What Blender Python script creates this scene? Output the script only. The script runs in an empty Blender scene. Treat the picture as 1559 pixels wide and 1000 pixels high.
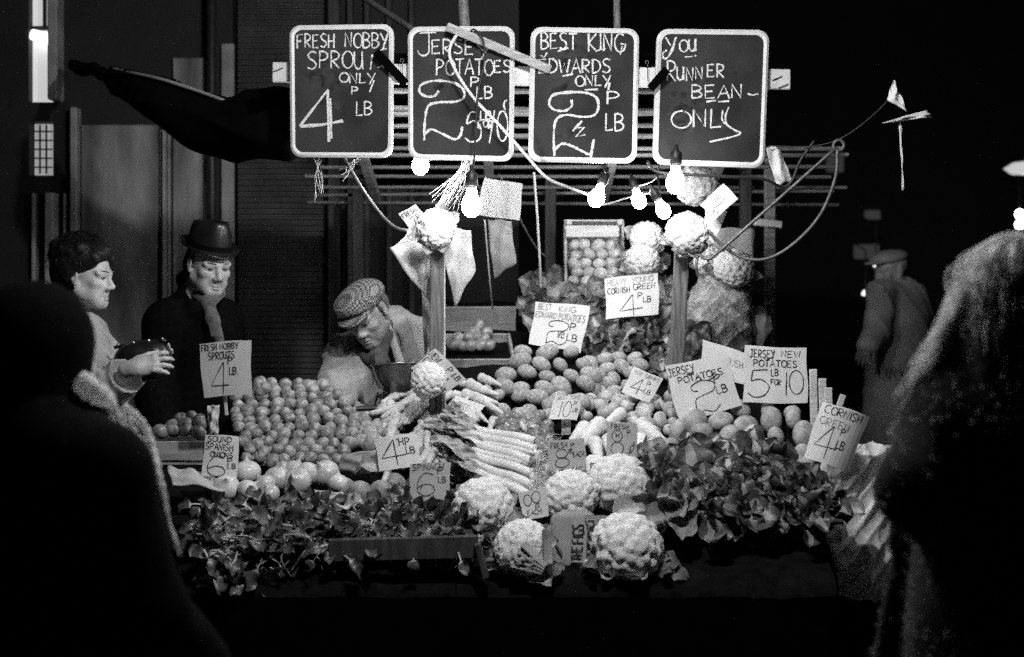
import bpy, math, random
import numpy as np
import openvdb
from mathutils import Vector, Matrix, Euler

random.seed(7)
rng = np.random.default_rng(11)
sc = bpy.context.scene
col = sc.collection

# ------------------------------------------------------------------ camera, night sky, exposure
F, CX, HY, CZ = 2165.0, 779.5, 415.0, 1.55      # focal length in photo pixels, optical axis, eye height
cd = bpy.data.cameras.new("camera")
cam = bpy.data.objects.new("camera", cd)
col.objects.link(cam)
sc.camera = cam
cam.location = (0, 0, CZ)
cam.rotation_euler = (math.radians(90), 0, 0)
cd.sensor_width = 36
cd.lens = 36 * F / 1559.0
cd.shift_y = -(500 - HY) / 1559.0
cd.clip_end = 400
cd.dof.use_dof = True
cd.dof.focus_distance = 4.95
cd.dof.aperture_fstop = 2.4

wd = bpy.data.worlds.new("World")
sc.world = wd
wd.use_nodes = True
nt = wd.node_tree
bg = nt.nodes["Background"]
bg.inputs[0].default_value = (1, 1, 1, 1)
bg.inputs[1].default_value = 0.0009
sc.view_settings.view_transform = 'Standard'
sc.view_settings.look = 'None'
sc.view_settings.exposure = 0.0
sc.view_settings.gamma = 1.0
sc.cycles.use_denoising = False     # the sampling grain stands in for the photograph's film grain
sc.cycles.max_bounces = 6
sc.cycles.diffuse_bounces = 2
sc.cycles.glossy_bounces = 3
sc.cycles.sample_clamp_indirect = 4.0
sc.cycles.caustics_reflective = False
sc.cycles.caustics_refractive = False
BULB = 150.0                                      # radiance of the stall's bare bulbs

KEY = 6.5                                        # how much stronger the added bulbs over the customers are


def P(px, py, Y):
    return Vector(((px - CX) * Y / F, Y, CZ - (py - HY) * Y / F))


def PLY(py):
    return 2.61 / (0.4 + (py - 415) / F)


NRM = Vector((0, -0.3714, 0.9285))


def PL(px, py, lift=0.0):
    """the sloping display of the stall: the point of it seen at a photo position, raised off it by lift"""
    return P(px, py, PLY(py) - lift / (0.3714 + 0.9285 * (py - 415) / F))


# ------------------------------------------------------------------ materials (all grey: a black and white photograph)
MATS = {}


def mat(key, v, rough=0.65, var=0.0, ns=12.0, bump=0.0, bs=40.0, sheen=0.0, spec=0.5, rnd=0.0, metal=0.0,
        stretch=None, kind='NOISE', emit=0.0, bdist=0.004, detail=4.0):
    if key in MATS:
        return MATS[key]
    m = bpy.data.materials.new(key)
    m.use_nodes = True
    t = m.node_tree
    b = t.nodes["Principled BSDF"]
    b.inputs["Base Color"].default_value = (v, v, v, 1)
    b.inputs["Roughness"].default_value = rough
    b.inputs["Specular IOR Level"].default_value = spec
    b.inputs["Metallic"].default_value = metal
    if sheen:
        b.inputs["Sheen Weight"].default_value = sheen
        b.inputs["Sheen Roughness"].default_value = 0.45
    if emit:
        b.inputs["Emission Color"].default_value = (1, 1, 1, 1)
        b.inputs["Emission Strength"].default_value = emit
    tc = t.nodes.new("ShaderNodeTexCoord")
    src = tc.outputs["Object"]
    if stretch:
        mp = t.nodes.new("ShaderNodeMapping")
        mp.inputs["Scale"].default_value = stretch
        t.links.new(src, mp.inputs["Vector"])
        src = mp.outputs["Vector"]
    out = None
    if var > 0:
        if kind == 'CHECK':
            n = t.nodes.new("ShaderNodeTexChecker")
            n.inputs["Scale"].default_value = ns
            t.links.new(src, n.inputs["Vector"])
            fac = n.outputs["Fac"]
        elif kind == 'VORONOI':
            n = t.nodes.new("ShaderNodeTexVoronoi")
            n.inputs["Scale"].default_value = ns
            t.links.new(src, n.inputs["Vector"])
            fac = n.outputs["Distance"]
        else:
            n = t.nodes.new("ShaderNodeTexNoise")
            n.inputs["Scale"].default_value = ns
            n.inputs["Detail"].default_value = detail
            t.links.new(src, n.inputs["Vector"])
            fac = n.outputs["Fac"]
        r = t.nodes.new("ShaderNodeMapRange")
        r.inputs["From Min"].default_value = 0.3
        r.inputs["From Max"].default_value = 0.7
        r.inputs["To Min"].default_value = v * (1 - var)
        r.inputs["To Max"].default_value = min(0.95, v * (1 + var))
        t.links.new(fac, r.inputs["Value"])
        out = r.outputs["Result"]
    if rnd > 0:
        oi = t.nodes.new("ShaderNodeObjectInfo")
        r2 = t.nodes.new("ShaderNodeMapRange")
        r2.inputs["To Min"].default_value = 1 - rnd
        r2.inputs["To Max"].default_value = 1 + rnd
        t.links.new(oi.outputs["Random"], r2.inputs["Value"])
        mu = t.nodes.new("ShaderNodeMath")
        mu.operation = 'MULTIPLY'
        mu.inputs[1].default_value = v
        if out is not None:
            t.links.new(out, mu.inputs[1])
        t.links.new(r2.outputs["Result"], mu.inputs[0])
        out = mu.outputs[0]
    if out is not None:
        t.links.new(out, b.inputs["Base Color"])
    if bump > 0:
        nb = t.nodes.new("ShaderNodeTexNoise")
        nb.inputs["Scale"].default_value = bs
        nb.inputs["Detail"].default_value = 5
        t.links.new(src, nb.inputs["Vector"])
        bp = t.nodes.new("ShaderNodeBump")
        bp.inputs["Strength"].default_value = bump
        bp.inputs["Distance"].default_value = bdist
        t.links.new(nb.outputs["Fac"], bp.inputs["Height"])
        t.links.new(bp.outputs["Normal"], b.inputs["Normal"])
    MATS[key] = m
    return m


mat('skin', 0.36, 0.5, 0.25, 26, 0.5, 170, spec=0.4)
mat('skin_bright', 0.43, 0.5, 0.22, 26, 0.45, 170, spec=0.4)
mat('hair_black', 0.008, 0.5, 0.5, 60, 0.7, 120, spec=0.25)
mat('eye_dark', 0.03, 0.2)
mat('brow', 0.11, 0.8)
mat('lip', 0.30, 0.5)
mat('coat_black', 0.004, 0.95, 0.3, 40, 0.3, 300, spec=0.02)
mat('coat_trench', 0.31, 0.85, 0.2, 8, 0.35, 500, spec=0.2, sheen=0.1)
mat('coat_vendor', 0.37, 0.9, 0.22, 18, 0.5, 420, spec=0.2, sheen=0.25)
mat('scarf_grey', 0.09, 0.95, 0.3, 40, 0.5, 300, spec=0.1, sheen=0.2)
mat('leather', 0.010, 0.32, 0.4, 25, 0.3, 60)
mat('cap_tweed', 0.17, 0.95, 0.75, 115, 0.5, 300, kind='CHECK', spec=0.1)
mat('trousers', 0.03, 0.9, 0.2, 30, spec=0.1)
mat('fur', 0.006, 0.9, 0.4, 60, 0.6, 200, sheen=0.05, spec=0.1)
mat('hair_fair', 0.62, 0.45, 0.2, 60, spec=0.4)
mat('silk', 0.85, 0.5, 0.2, 30, 0.3, 40, sheen=0.2)

mat('wood_dark', 0.05, 0.7, 0.5, 6, 0.6, 60, stretch=(6, 6, 0.8))
mat('wood_post', 0.13, 0.75, 0.55, 14, 0.6, 60, stretch=(7, 7, 0.6))
mat('wood_crate', 0.34, 0.75, 0.3, 10, 0.4, 60, stretch=(0.8, 6, 8))
mat('wood_pale', 0.62, 0.7, 0.22, 10, 0.4, 60, stretch=(0.8, 6, 8))
mat('wood_roof', 0.26, 0.75, 0.45, 7, 0.5, 50, stretch=(0.7, 8, 8))
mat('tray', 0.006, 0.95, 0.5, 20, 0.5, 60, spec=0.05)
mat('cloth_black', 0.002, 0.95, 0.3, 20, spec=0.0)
mat('board', 0.019, 0.85, 0.75, 4, 0.15, 80, spec=0.2)
mat('white_paint', 0.5, 0.5, 0.10, 25, 0.15, 60)
mat('smear', 0.027, 0.95, 0.6, 35, spec=0.1)
mat('chalk', 0.5, 0.95, 0.55, 260, 0.0, spec=0.1)
mat('ink', 0.02, 0.6)
mat('ink_faint', 0.28, 0.7, 0.4, 120)
mat('card', 0.70, 0.8, 0.13, 9, 0.25, 25, spec=0.2)
mat('card_grey', 0.42, 0.8, 0.07, 14, 0.25, 25, spec=0.2)
mat('paper', 0.62, 0.85, 0.10, 12, 0.5, 14, spec=0.2)
mat('paper_dark', 0.30, 0.85, 0.10, 12, 0.5, 14, spec=0.2)
mat('plastic', 0.8, 0.35, 0.12, 10, 0.6, 18)
mat('sack', 0.38, 0.95, 0.4, 40, 0.9, 110, spec=0.1, bdist=0.01)
mat('cable_black', 0.012, 0.5)
mat('cable_white', 0.6, 0.5)
mat('rod', 0.11, 0.5, 0.4, 30, metal=0.5)
mat('steel', 0.5, 0.28, 0.2, 20, metal=0.9)
mat('pan', 0.16, 0.30, 0.4, 8, 0.1, 20, metal=0.7)
mat('iron', 0.03, 0.5, 0.4, 30, metal=0.3)
mat('string', 0.5, 0.9)

mat('sprout', 0.25, 0.42, 0.6, 45, 0.9, 55, rnd=0.22, stretch=(1, 1, 0.35))
mat('potato', 0.34, 0.7, 0.4, 110, 0.6, 90, rnd=0.14)
mat('potato_big', 0.36, 0.75, 0.35, 40, 0.6, 50, rnd=0.18)
mat('onion', 0.48, 0.32, 0.28, 9, 0.25, 30, rnd=0.16, stretch=(3, 3, 0.35))
mat('turnip', 0.44, 0.5, 0.40, 14, 0.3, 40, rnd=0.15)
mat('beet', 0.24, 0.7, 0.5, 25, 0.6, 50, rnd=0.2)
mat('carrot', 0.52, 0.6, 0.22, 40, 0.5, 60, rnd=0.12, stretch=(1, 1, 3))
mat('parsnip', 0.62, 0.6, 0.18, 30, 0.5, 60, rnd=0.1, stretch=(1, 1, 3))
mat('tomato', 0.20, 0.27, 0.2, 10, rnd=0.15)
mat('apple_pale', 0.46, 0.35, 0.3, 25, rnd=0.2)
mat('apple', 0.26, 0.32, 0.4, 25, rnd=0.25)
mat('curd', 0.72, 0.9, 0.16, 90, 0.8, 190, rnd=0.05, spec=0.15)
mat('pale_veg', 0.70, 0.5, 0.14, 20, 0.3, 40, rnd=0.06)
mat('leek_green', 0.30, 0.45, 0.75, 9, 0.5, 20, stretch=(.7, 9, 9))
mat('root_hair', 0.66, 0.8)
mat('leaf_dark', 0.085, 0.36, 0.6, 30, 0.9, 55, rnd=0.2)
mat('leaf_mid', 0.19, 0.5, 0.4, 22, 0.7, 45, rnd=0.2)
mat('leaf_pale', 0.36, 0.55, 0.3, 18, 0.7, 40, rnd=0.15)
mat('leaf_white', 0.6, 0.55, 0.2, 18, 0.6, 40, rnd=0.1)
mat('rib', 0.40, 0.5, 0.3, 30, 0.4, 40)
mat('rib_dark', 0.26, 0.5, 0.2, 20)


def translucent(key, amount):
    t = MATS[key].node_tree
    b = t.nodes["Principled BSDF"]
    tr = t.nodes.new("ShaderNodeBsdfTranslucent")
    v = b.inputs["Base Color"].default_value[0]
    tr.inputs["Color"].default_value = (v, v, v, 1)
    if b.inputs["Base Color"].is_linked:
        t.links.new(b.inputs["Base Color"].links[0].from_socket, tr.inputs["Color"])
    mx = t.nodes.new("ShaderNodeMixShader")
    mx.inputs[0].default_value = amount
    out = [n for n in t.nodes if n.type == 'OUTPUT_MATERIAL'][0]
    t.links.new(b.outputs[0], mx.inputs[1])
    t.links.new(tr.outputs[0], mx.inputs[2])
    t.links.new(mx.outputs[0], out.inputs["Surface"])


for k_, a_ in (('silk', .55), ('hair_fair', .4), ('plastic', .3), ('paper', .25), ('leaf_mid', .2), ('leaf_pale', .25), ('leaf_white', .25), ('leaf_dark', .15)):
    translucent(k_, a_)


# ------------------------------------------------------------------ objects
def put(o, parent=None):
    col.objects.link(o)
    if parent is not None:
        o.parent = parent
    return o


def tag(o, label=None, cat=None, group=None, kind=None):
    if label:
        o["label"] = label
    if cat:
        o["category"] = cat
    if group:
        o["group"] = group
    if kind:
        o["kind"] = kind
    return o


ORG = {}


def thing(name, loc, label, cat, group=None):
    o = bpy.data.objects.new(name, None)
    o.empty_display_size = 0.05
    o.location = loc
    put(o)
    ORG[o] = Vector(loc)
    return tag(o, label, cat, group)


def mk(name, V, Fc, m, parent=None, origin=None, smooth=True, mi=None):
    """one mesh object from world-space vertices; a part's vertices are stored relative to its thing's base"""
    V = np.asarray(V, dtype=float).reshape(-1, 3)
    root = parent
    if root is not None:
        og = ORG[root]
    else:
        og = Vector(origin) if origin is not None else Vector(V.mean(axis=0))
    Vl = V - np.array(og)
    me = bpy.data.meshes.new(name)
    me.from_pydata(Vl.tolist(), [], [tuple(int(i) for i in f) for f in Fc])
    ms = m if isinstance(m, (list, tuple)) else [m]
    for x in ms:
        me.materials.append(MATS[x])
    if mi is not None:
        me.polygons.foreach_set("material_index", np.asarray(mi, dtype=np.int32))
    if smooth:
        me.polygons.foreach_set("use_smooth", np.ones(len(me.polygons), dtype=bool))
    me.update()
    o = bpy.data.objects.new(name, me)
    put(o, parent)
    if parent is None:
        o.location = og
        ORG[o] = og
    else:
        ORG[o] = og
    return o


def copy_thing(o, loc, rot=None, scale=None, label=None, group=None):
    def cp(s, par):
        c = s.copy()
        col.objects.link(c)
        if par is not None:
            c.parent = par
        for ch in list(s.children):
            cp(ch, c)
        return c
    c = cp(o, None)
    c.location = loc
    if rot is not None:
        c.rotation_euler = rot
    if scale is not None:
        c.scale = scale if not isinstance(scale, (int, float)) else (scale,) * 3
    if label:
        c["label"] = label
    if group:
        c["group"] = group
    return c


class MB:
    """collects geometry for one mesh"""
    def __init__(s):
        s.v, s.f, s.m, s.n = [], [], [], 0

    def add(s, V, Fc, mi=0):
        V = np.asarray(V, dtype=float).reshape(-1, 3)
        s.v.append(V)
        s.f += [tuple(int(i) + s.n for i in f) for f in Fc]
        s.m += ([mi] * len(Fc) if np.isscalar(mi) else list(mi))
        s.n += len(V)
        return s

    def box(s, c, size, R=None, mi=0, bev=0.0):
        h = np.array(size) / 2.0
        if bev <= 0:
            V = np.array([[x, y, z] for x in (-1, 1) for y in (-1, 1) for z in (-1, 1)]) * h
            Fc = [(0, 1, 3, 2), (4, 6, 7, 5), (0, 4, 5, 1), (2, 3, 7, 6), (0, 2, 6, 4), (1, 5, 7, 3)]
        else:
            b = min(bev, h.min() * 0.45)
            V, Fc = [], []
            idx = {}
            for x in (-1, 1):
                for y in (-1, 1):
                    for z in (-1, 1):
                        for a in range(3):
                            q = [x * (h[0] - b), y * (h[1] - b), z * (h[2] - b)]
                            q[a] = (x, y, z)[a] * h[a]
                            idx[(x, y, z, a)] = len(V)
                            V.append(q)
            for a in range(3):
                u, w = (a + 1) % 3, (a + 2) % 3
                for sgn in (-1, 1):
                    ring = []
                    for (p, q) in ((-1, -1), (1, -1), (1, 1), (-1, 1)):
                        k = [0, 0, 0]
                        k[a], k[u], k[w] = sgn, p, q
                        ring.append(idx[(k[0], k[1], k[2], a)])
                    Fc.append(tuple(ring if sgn > 0 else ring[::-1]))
            for a in range(3):
                u, w = (a + 1) % 3, (a + 2) % 3
                for p in (-1, 1):
                    for q in (-1, 1):
                        e = []
                        for sgn in (-1, 1):
                            k = [0, 0, 0]
                            k[a], k[u], k[w] = sgn, p, q
                            e.append((idx[(*k, u)], idx[(*k, w)]))
                        Fc.append((e[0][0], e[0][1], e[1][1], e[1][0]))
            for x in (-1, 1):
                for y in (-1, 1):
                    for z in (-1, 1):
                        Fc.append(tuple(idx[(x, y, z, a)] for a in range(3)))
            V = np.array(V)
        if R is not None:
            V = V @ np.array(R).T
        return s.add(V + np.array(c), Fc, mi)

    def beam(s, a, b, w, t, up=(0, 0, 1), mi=0, bev=0.003):
        a, b = Vector(a), Vector(b)
        d = (b - a)
        L = d.length
        d.normalize()
        u = Vector(up)
        x = d.cross(u)
        if x.length < 1e-4:
            x = d.cross(Vector((1, 0, 0)))
        x.normalize()
        u = x.cross(d)
        R = np.array([[x[i], d[i], u[i]] for i in range(3)])
        return s.box((a + b) / 2, (w, L, t), R, mi, bev)

    def tube(s, pts, r, n=8, mi=0, cap=True):
        pts = [Vector(p) for p in pts]
        rr = [r] * len(pts) if np.isscalar(r) else list(r)
        V, Fc = [], []
        t0 = (pts[1] - pts[0]).normalized()
        nx = t0.orthogonal().normalized()
        for i, p in enumerate(pts):
            t = (pts[min(i + 1, len(pts) - 1)] - pts[max(i - 1, 0)])
            t = t.normalized() if t.length > 1e-9 else t0
            nx = (nx - t * nx.dot(t))
            nx = nx.normalized() if nx.length > 1e-6 else t.orthogonal().normalized()
            ny = t.cross(nx)
            for k in range(n):
                a = 2 * math.pi * k / n
                V.append(p + (nx * math.cos(a) + ny * math.sin(a)) * rr[i])
        for i in range(len(pts) - 1):
            for k in range(n):
                k2 = (k + 1) % n
                Fc.append((i * n + k, i * n + k2, (i + 1) * n + k2, (i + 1) * n + k))
        if cap:
            Fc.append(tuple(range(n))[::-1])
            Fc.append(tuple((len(pts) - 1) * n + k for k in range(n)))
        return s.add([tuple(v) for v in V], Fc, mi)

    def lathe(s, prof, c, R=None, n=24, mi=0):
        V, Fc = [], []
        for (r, z) in prof:
            for k in range(n):
                a = 2 * math.pi * k / n
                V.append((r * math.cos(a), r * math.sin(a), z))
        for i in range(len(prof) - 1):
            for k in range(n):
                k2 = (k + 1) % n
                Fc.append((i * n + k, i * n + k2, (i + 1) * n + k2, (i + 1) * n + k))
        V = np.array(V)
        if R is not None:
            V = V @ np.array(R).T
        return s.add(V + np.array(c), Fc, mi)

    def build(s, name, m, parent=None, origin=None, smooth=False):
        return mk(name, np.concatenate(s.v), s.f, m, parent, origin, smooth, s.m)


def smooth_pts(pts, n=6, closed=False):
    pts = [np.array(p, dtype=float) for p in pts]
    out = []
    N = len(pts)
    for i in range(N - 1):
        p0 = pts[i - 1] if i > 0 else 2 * pts[0] - pts[1]
        p1, p2 = pts[i], pts[i + 1]
        p3 = pts[i + 2] if i + 2 < N else 2 * pts[-1] - pts[-2]
        for k in range(n):
            t = k / n
            out.append(0.5 * (2 * p1 + (p2 - p0) * t + (2 * p0 - 5 * p1 + 4 * p2 - p3) * t * t
                              + (3 * p1 - p0 - 3 * p2 + p3) * t ** 3))
    out.append(pts[-1])
    return out


def rot_to(d, up=(0, 0, 1)):
    """rotation whose columns are right, forward (along d), up"""
    f = Vector(d).normalized()
    u = Vector(up)
    r = f.cross(u)
    if r.length < 1e-5:
        r = f.cross(Vector((0, 1, 0)))
    r.normalize()
    u = r.cross(f)
    return np.array([[r[i], f[i], u[i]] for i in range(3)])


# ------------------------------------------------------------------ sculpting: smooth unions on a voxel grid, meshed once
_WD = rng.normal(size=(10, 3))
_WP = rng.uniform(0, 6.28, size=10)


def wobble(x, y, z, freq, seed=0):
    s = 0
    for i in range(6):
        k = (i + seed) % 10
        d = _WD[k] * freq * (0.7 + 0.25 * i)
        s = s + np.sin(d[0] * x + d[1] * y + d[2] * z + _WP[k] + seed) / (1 + 0.35 * i)
    return s / 3.5


class Sdf:
    def __init__(s, lo, hi, h):
        s.lo, s.h = np.array(lo, float), h
        s.n = np.ceil((np.array(hi) - s.lo) / h).astype(int) + 1
        s.D = np.full(s.n, 0.06, np.float32)

    def win(s, lo, hi):
        a = np.clip(np.floor((np.array(lo) - s.lo) / s.h).astype(int), 0, s.n - 1)
        b = np.clip(np.ceil((np.array(hi) - s.lo) / s.h).astype(int) + 1, 0, s.n)
        sl = tuple(slice(a[i], b[i]) for i in range(3))
        ax = [s.lo[i] + s.h * np.arange(a[i], b[i], dtype=np.float32) for i in range(3)]
        return sl, ax[0][:, None, None], ax[1][None, :, None], ax[2][None, None, :]

    def put(s, fn, lo, hi, k, sub=False):
        m = 0.062 if not sub else k + 0.01
        sl, x, y, z = s.win(np.array(lo) - m, np.array(hi) + m)
        A = s.D[sl]
        if A.size == 0:
            return s
        d = fn(x, y, z)
        if sub:
            d = -d
            hh = np.maximum(k - np.abs(A - d), 0) / k
            s.D[sl] = np.maximum(A, d) + hh * hh * k * 0.25
        else:
            d = np.minimum(d, 0.06)
            hh = np.maximum(k - np.abs(A - d), 0) / k
            r = np.minimum(A, d) - hh * hh * k * 0.25
            s.D[sl] = np.where(A >= 0.0599, d, r)
        return s

    def ball(s, c, r, k=0.01, sub=False):
        c = np.array(c)
        return s.put(lambda x, y, z: np.sqrt((x - c[0]) ** 2 + (y - c[1]) ** 2 + (z - c[2]) ** 2) - r, c - r, c + r, k, sub)

    def cap(s, a, b, ra, rb=None, k=0.01, sub=False):
        rb = ra if rb is None else rb
        a, b = np.array(a, float), np.array(b, float)
        d = b - a
        L2 = max(float(d @ d), 1e-9)
        R = max(ra, rb)

        def fn(x, y, z):
            t = np.clip(((x - a[0]) * d[0] + (y - a[1]) * d[1] + (z - a[2]) * d[2]) / L2, 0, 1)
            return np.sqrt((x - a[0] - t * d[0]) ** 2 + (y - a[1] - t * d[1]) ** 2 + (z - a[2] - t * d[2]) ** 2) - (ra + (rb - ra) * t)
        return s.put(fn, np.minimum(a, b) - R, np.maximum(a, b) + R, k, sub)

    def ell(s, c, r, R=None, k=0.01, sub=False):
        c, r = np.array(c, float), np.array(r, float)
        R = np.eye(3) if R is None else np.array(R)
        e = np.sqrt(((R * r) ** 2).sum(axis=1))

        def fn(x, y, z):
            X, Y, Z = x - c[0], y - c[1], z - c[2]
            u = (R[0, 0] * X + R[1, 0] * Y + R[2, 0] * Z)
            v = (R[0, 1] * X + R[1, 1] * Y + R[2, 1] * Z)
            w = (R[0, 2] * X + R[1, 2] * Y + R[2, 2] * Z)
            k0 = np.sqrt((u / r[0]) ** 2 + (v / r[1]) ** 2 + (w / r[2]) ** 2)
            k1 = np.sqrt((u / r[0] ** 2) ** 2 + (v / r[1] ** 2) ** 2 + (w / r[2] ** 2) ** 2)
            return k0 * (k0 - 1) / np.maximum(k1, 1e-6)
        return s.put(fn, c - e, c + e, k, sub)

    def cut(s, p, n):
        """removes everything on the side of the plane the normal points to"""
        n = np.array(Vector(n).normalized())
        sl, x, y, z = s.win(s.lo, s.lo + s.h * s.n)
        s.D = np.maximum(s.D, ((x - p[0]) * n[0] + (y - p[1]) * n[1] + (z - p[2]) * n[2]).astype(np.float32))
        return s

    def crumple(s, amp, freq, seed=0, zs=1.0):
        sl, x, y, z = s.win(s.lo, s.lo + s.h * s.n)
        w = wobble(x, y, z * zs, freq, seed).astype(np.float32)
        s.D = np.where(np.abs(s.D) < 0.05, s.D + amp * w, s.D)
        return s

    def folds(s, amp, d, freq, seed=0, wav=2.2):
        """ridged drapery running across direction d"""
        sl, x, y, z = s.win(s.lo, s.lo + s.h * s.n)
        ph = freq * (d[0] * x + d[1] * y + d[2] * z) + wav * wobble(x, y, z, 5.0, seed)
        w = ((1 - np.abs(np.sin(ph))) ** 2 * (.5 + .5 * wobble(x, y, z, 7.0, seed + 3))).astype(np.float32)
        s.D = np.where(np.abs(s.D) < 0.05, s.D - amp * w, s.D)
        return s

    def mesh(s, name, m, parent=None, origin=None, wob=None):
        g = openvdb.FloatGrid(0.06)
        g.copyFromArray(np.ascontiguousarray(s.D))
        v, t, q = g.convertToPolygons(isovalue=0.0)
        V = v * s.h + s.lo
        return mk(name, V, [tuple(f)[::-1] for f in q] + [tuple(f)[::-1] for f in t], m, parent, origin)

# ------------------------------------------------------------------ hand lettering: strokes laid on a board or card
def _arc(cx, cy, rx, ry, a0, a1, n=12):
    return [(cx + rx * math.cos(math.radians(a0 + (a1 - a0) * i / n)), cy + ry * math.sin(math.radians(a0 + (a1 - a0) * i / n))) for i in range(n + 1)]


GL = {
    'A': [[(0, 1), (.38, 0), (.72, 1)], [(.12, .66), (.62, .6)]],
    'B': [[(.05, 0), (.05, 1)], [(.05, .02)] + _arc(.2, .25, .4, .24, -80, 90) + [(.05, .5)], [(.05, .5)] + _arc(.2, .74, .46, .25, -85, 90) + [(.03, 1)]],
    'C': [_arc(.42, .5, .4, .5, -50, -310)],
    'D': [[(.05, 0), (.05, 1)], [(.0, .02)] + _arc(.15, .5, .52, .49, -85, 85) + [(.0, 1)]],
    'E': [[(.6, .02), (.05, .05), (.05, 1), (.62, .96)], [(.05, .5), (.5, .47)]],
    'F': [[(.6, .0), (.05, .05), (.05, 1)], [(.05, .5), (.48, .46)]],
    'G': [_arc(.42, .5, .4, .5, -50, -350) + [(.45, .55)]],
    'H': [[(.05, 0), (.05, 1)], [(.62, -.05), (.6, 1)], [(.05, .52), (.6, .48)]],
    'I': [[(.1, 0), (.1, 1)]],
    'J': [[(.1, .05), (.7, 0)], [(.45, .02), (.45, .75)] + _arc(.25, .78, .2, .22, 10, 180, 6)],
    'K': [[(.05, 0), (.05, 1)], [(.6, 0), (.07, .52), (.65, 1)]],
    'L': [[(.08, 0), (.05, 1), (.55, .95)]],
    'M': [[(.0, 1), (.08, 0), (.4, .7), (.72, 0), (.8, 1)]],
    'N': [[(.05, 1), (.05, 0), (.6, 1), (.62, 0)]],
    'O': [_arc(.4, .5, .38, .48, -90, 275, 18)],
    'P': [[(.07, 0), (.05, 1)], [(.0, .03)] + _arc(.2, .27, .42, .26, -85, 90) + [(.06, .54)]],
    'R': [[(.05, 0), (.05, 1)], [(.0, .03)] + _arc(.2, .27, .4, .25, -85, 90) + [(.1, .54), (.62, 1)]],
    'S': [smooth_pts([(.62, .1), (.35, 0), (.08, .18), (.2, .42), (.5, .56), (.62, .8), (.35, 1), (.02, .9)], 4)],
    'T': [[(.0, .03), (.75, 0)], [(.38, .02), (.36, 1)]],
    'U': [smooth_pts([(.05, 0), (.05, .7), (.3, 1), (.55, .75), (.6, 0)], 4), [(.6, 0), (.63, 1)]],
    'V': [[(.0, 0), (.32, 1), (.65, 0)]],
    'W': [[(.0, 0), (.2, 1), (.42, .25), (.62, 1), (.85, 0)]],
    'Y': [[(.0, 0), (.32, .5)], [(.68, 0), (.2, 1.15)]],
    '0': [_arc(.36, .5, .33, .5, -80, 285, 18)],
    '1': [[(.25, 0), (.2, 1)]],
    '2': [smooth_pts([(.25, .28), (.12, .25), (.1, .1), (.4, .0), (.72, .12), (.66, .36), (.35, .44), (.12, .55), (.1, 1)], 5), smooth_pts([(.1, .98), (.3, .88), (.55, .98), (.75, .82)], 4)],
    '4': [[(.45, 0), (.0, .72), (.8, .66)], [(.46, 0), (.48, 1.05)]],
    '5': [[(.6, .0), (.15, .04), (.1, .42)], smooth_pts([(.1, .42), (.4, .36), (.66, .62), (.5, .94), (.2, 1), (.02, .85)], 4)],
    '6': [smooth_pts([(.62, .06), (.3, .0), (.08, .4), (.1, .8), (.36, 1), (.66, .82), (.6, .55), (.34, .48), (.08, .62)], 5)],
    '7': [[(.0, .03), (.6, 0), (.2, 1)]],
    '8': [_arc(.35, .25, .27, .24, 90, 450, 14), _arc(.35, .75, .33, .26, -90, 270, 14)],
    '/': [[(.45, 0), (.0, 1)]],
    '-': [[(.0, .55), (.5, .5)]],
    "'": [[(.1, .0), (.05, .2)]],
    '.': [[(.05, .95), (.12, 1)]],
}
GW = {'I': .28, 'M': .95, 'W': 1.0, '1': .42, "'": .25, '.': .25, 'L': .68, '/': .6}


def glyphs(text, x0, y0, x1, y1, jit=0.04, slant=0.0):
    """the strokes of a word fitted into a box (y downward)"""
    adv = [GW.get(c, .82) if c != ' ' else .5 for c in text]
    tot = sum(adv) - .12
    sx, H = (x1 - x0) / tot, (y1 - y0)
    out, cx = [], 0.0
    for c, a in zip(text, adv):
        if c != ' ':
            dy = random.uniform(-jit, jit) * H
            sc_ = random.uniform(1 - jit, 1 + jit)
            for st in GL[c]:
                out.append([(x0 + (cx + p[0] + slant * (1 - p[1])) * sx, y0 + dy + p[1] * H * sc_) for p in st])
        cx += a
    return out


def lay_strokes(strokes, surf, width, aspect, off):
    """ribbons of the given width (in u) laid OFF in front of surf(u, v, off)"""
    mb = MB()
    lift = 0
    for st in strokes:
        p = [np.array((q[0], q[1] * aspect)) for q in st]
        q = [p[0]]
        for a in p[1:]:
            if np.linalg.norm(a - q[-1]) > 1e-5:
                q.append(a)
        if len(q) < 2:
            continue
        # cut long straight strokes so that they follow a curled card
        r = [q[0]]
        for a in q[1:]:
            n = max(1, int(np.linalg.norm(a - r[-1]) / 0.08))
            b = r[-1]
            r += [b + (a - b) * (i + 1) / n for i in range(n)]
        q = r
        lift += 0.00002
        V, Fc = [], []
        for i, a in enumerate(q):
            t = q[min(i + 1, len(q) - 1)] - q[max(i - 1, 0)]
            t = t / max(np.linalg.norm(t), 1e-9)
            nn = np.array((-t[1], t[0])) * width * 0.5 * random.uniform(.6, 1.35)
            for s_ in (-1, 1):
                w = a + s_ * nn
                V.append(tuple(surf(w[0], w[1] / aspect, off + lift)))
        for i in range(len(q) - 1):
            Fc.append((2 * i, 2 * i + 1, 2 * i + 3, 2 * i + 2))
        mb.add(V, Fc)
    return mb


def quad_surf(TL, TR, BR, BL, bend=0.0, bendv=0.0):
    TL, TR, BR, BL = [np.array(q) for q in (TL, TR, BR, BL)]
    n = np.cross(TR - TL, BL - TL)
    n = n / np.linalg.norm(n)
    if n[1] > 0:
        n = -n

    def f(u, v, off=0.0):
        p = TL * (1 - u) * (1 - v) + TR * u * (1 - v) + BR * u * v + BL * (1 - u) * v
        c = off + bend * 4 * u * (1 - u) + bendv * 4 * v * (1 - v)
        return p + n * c
    return f


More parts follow.
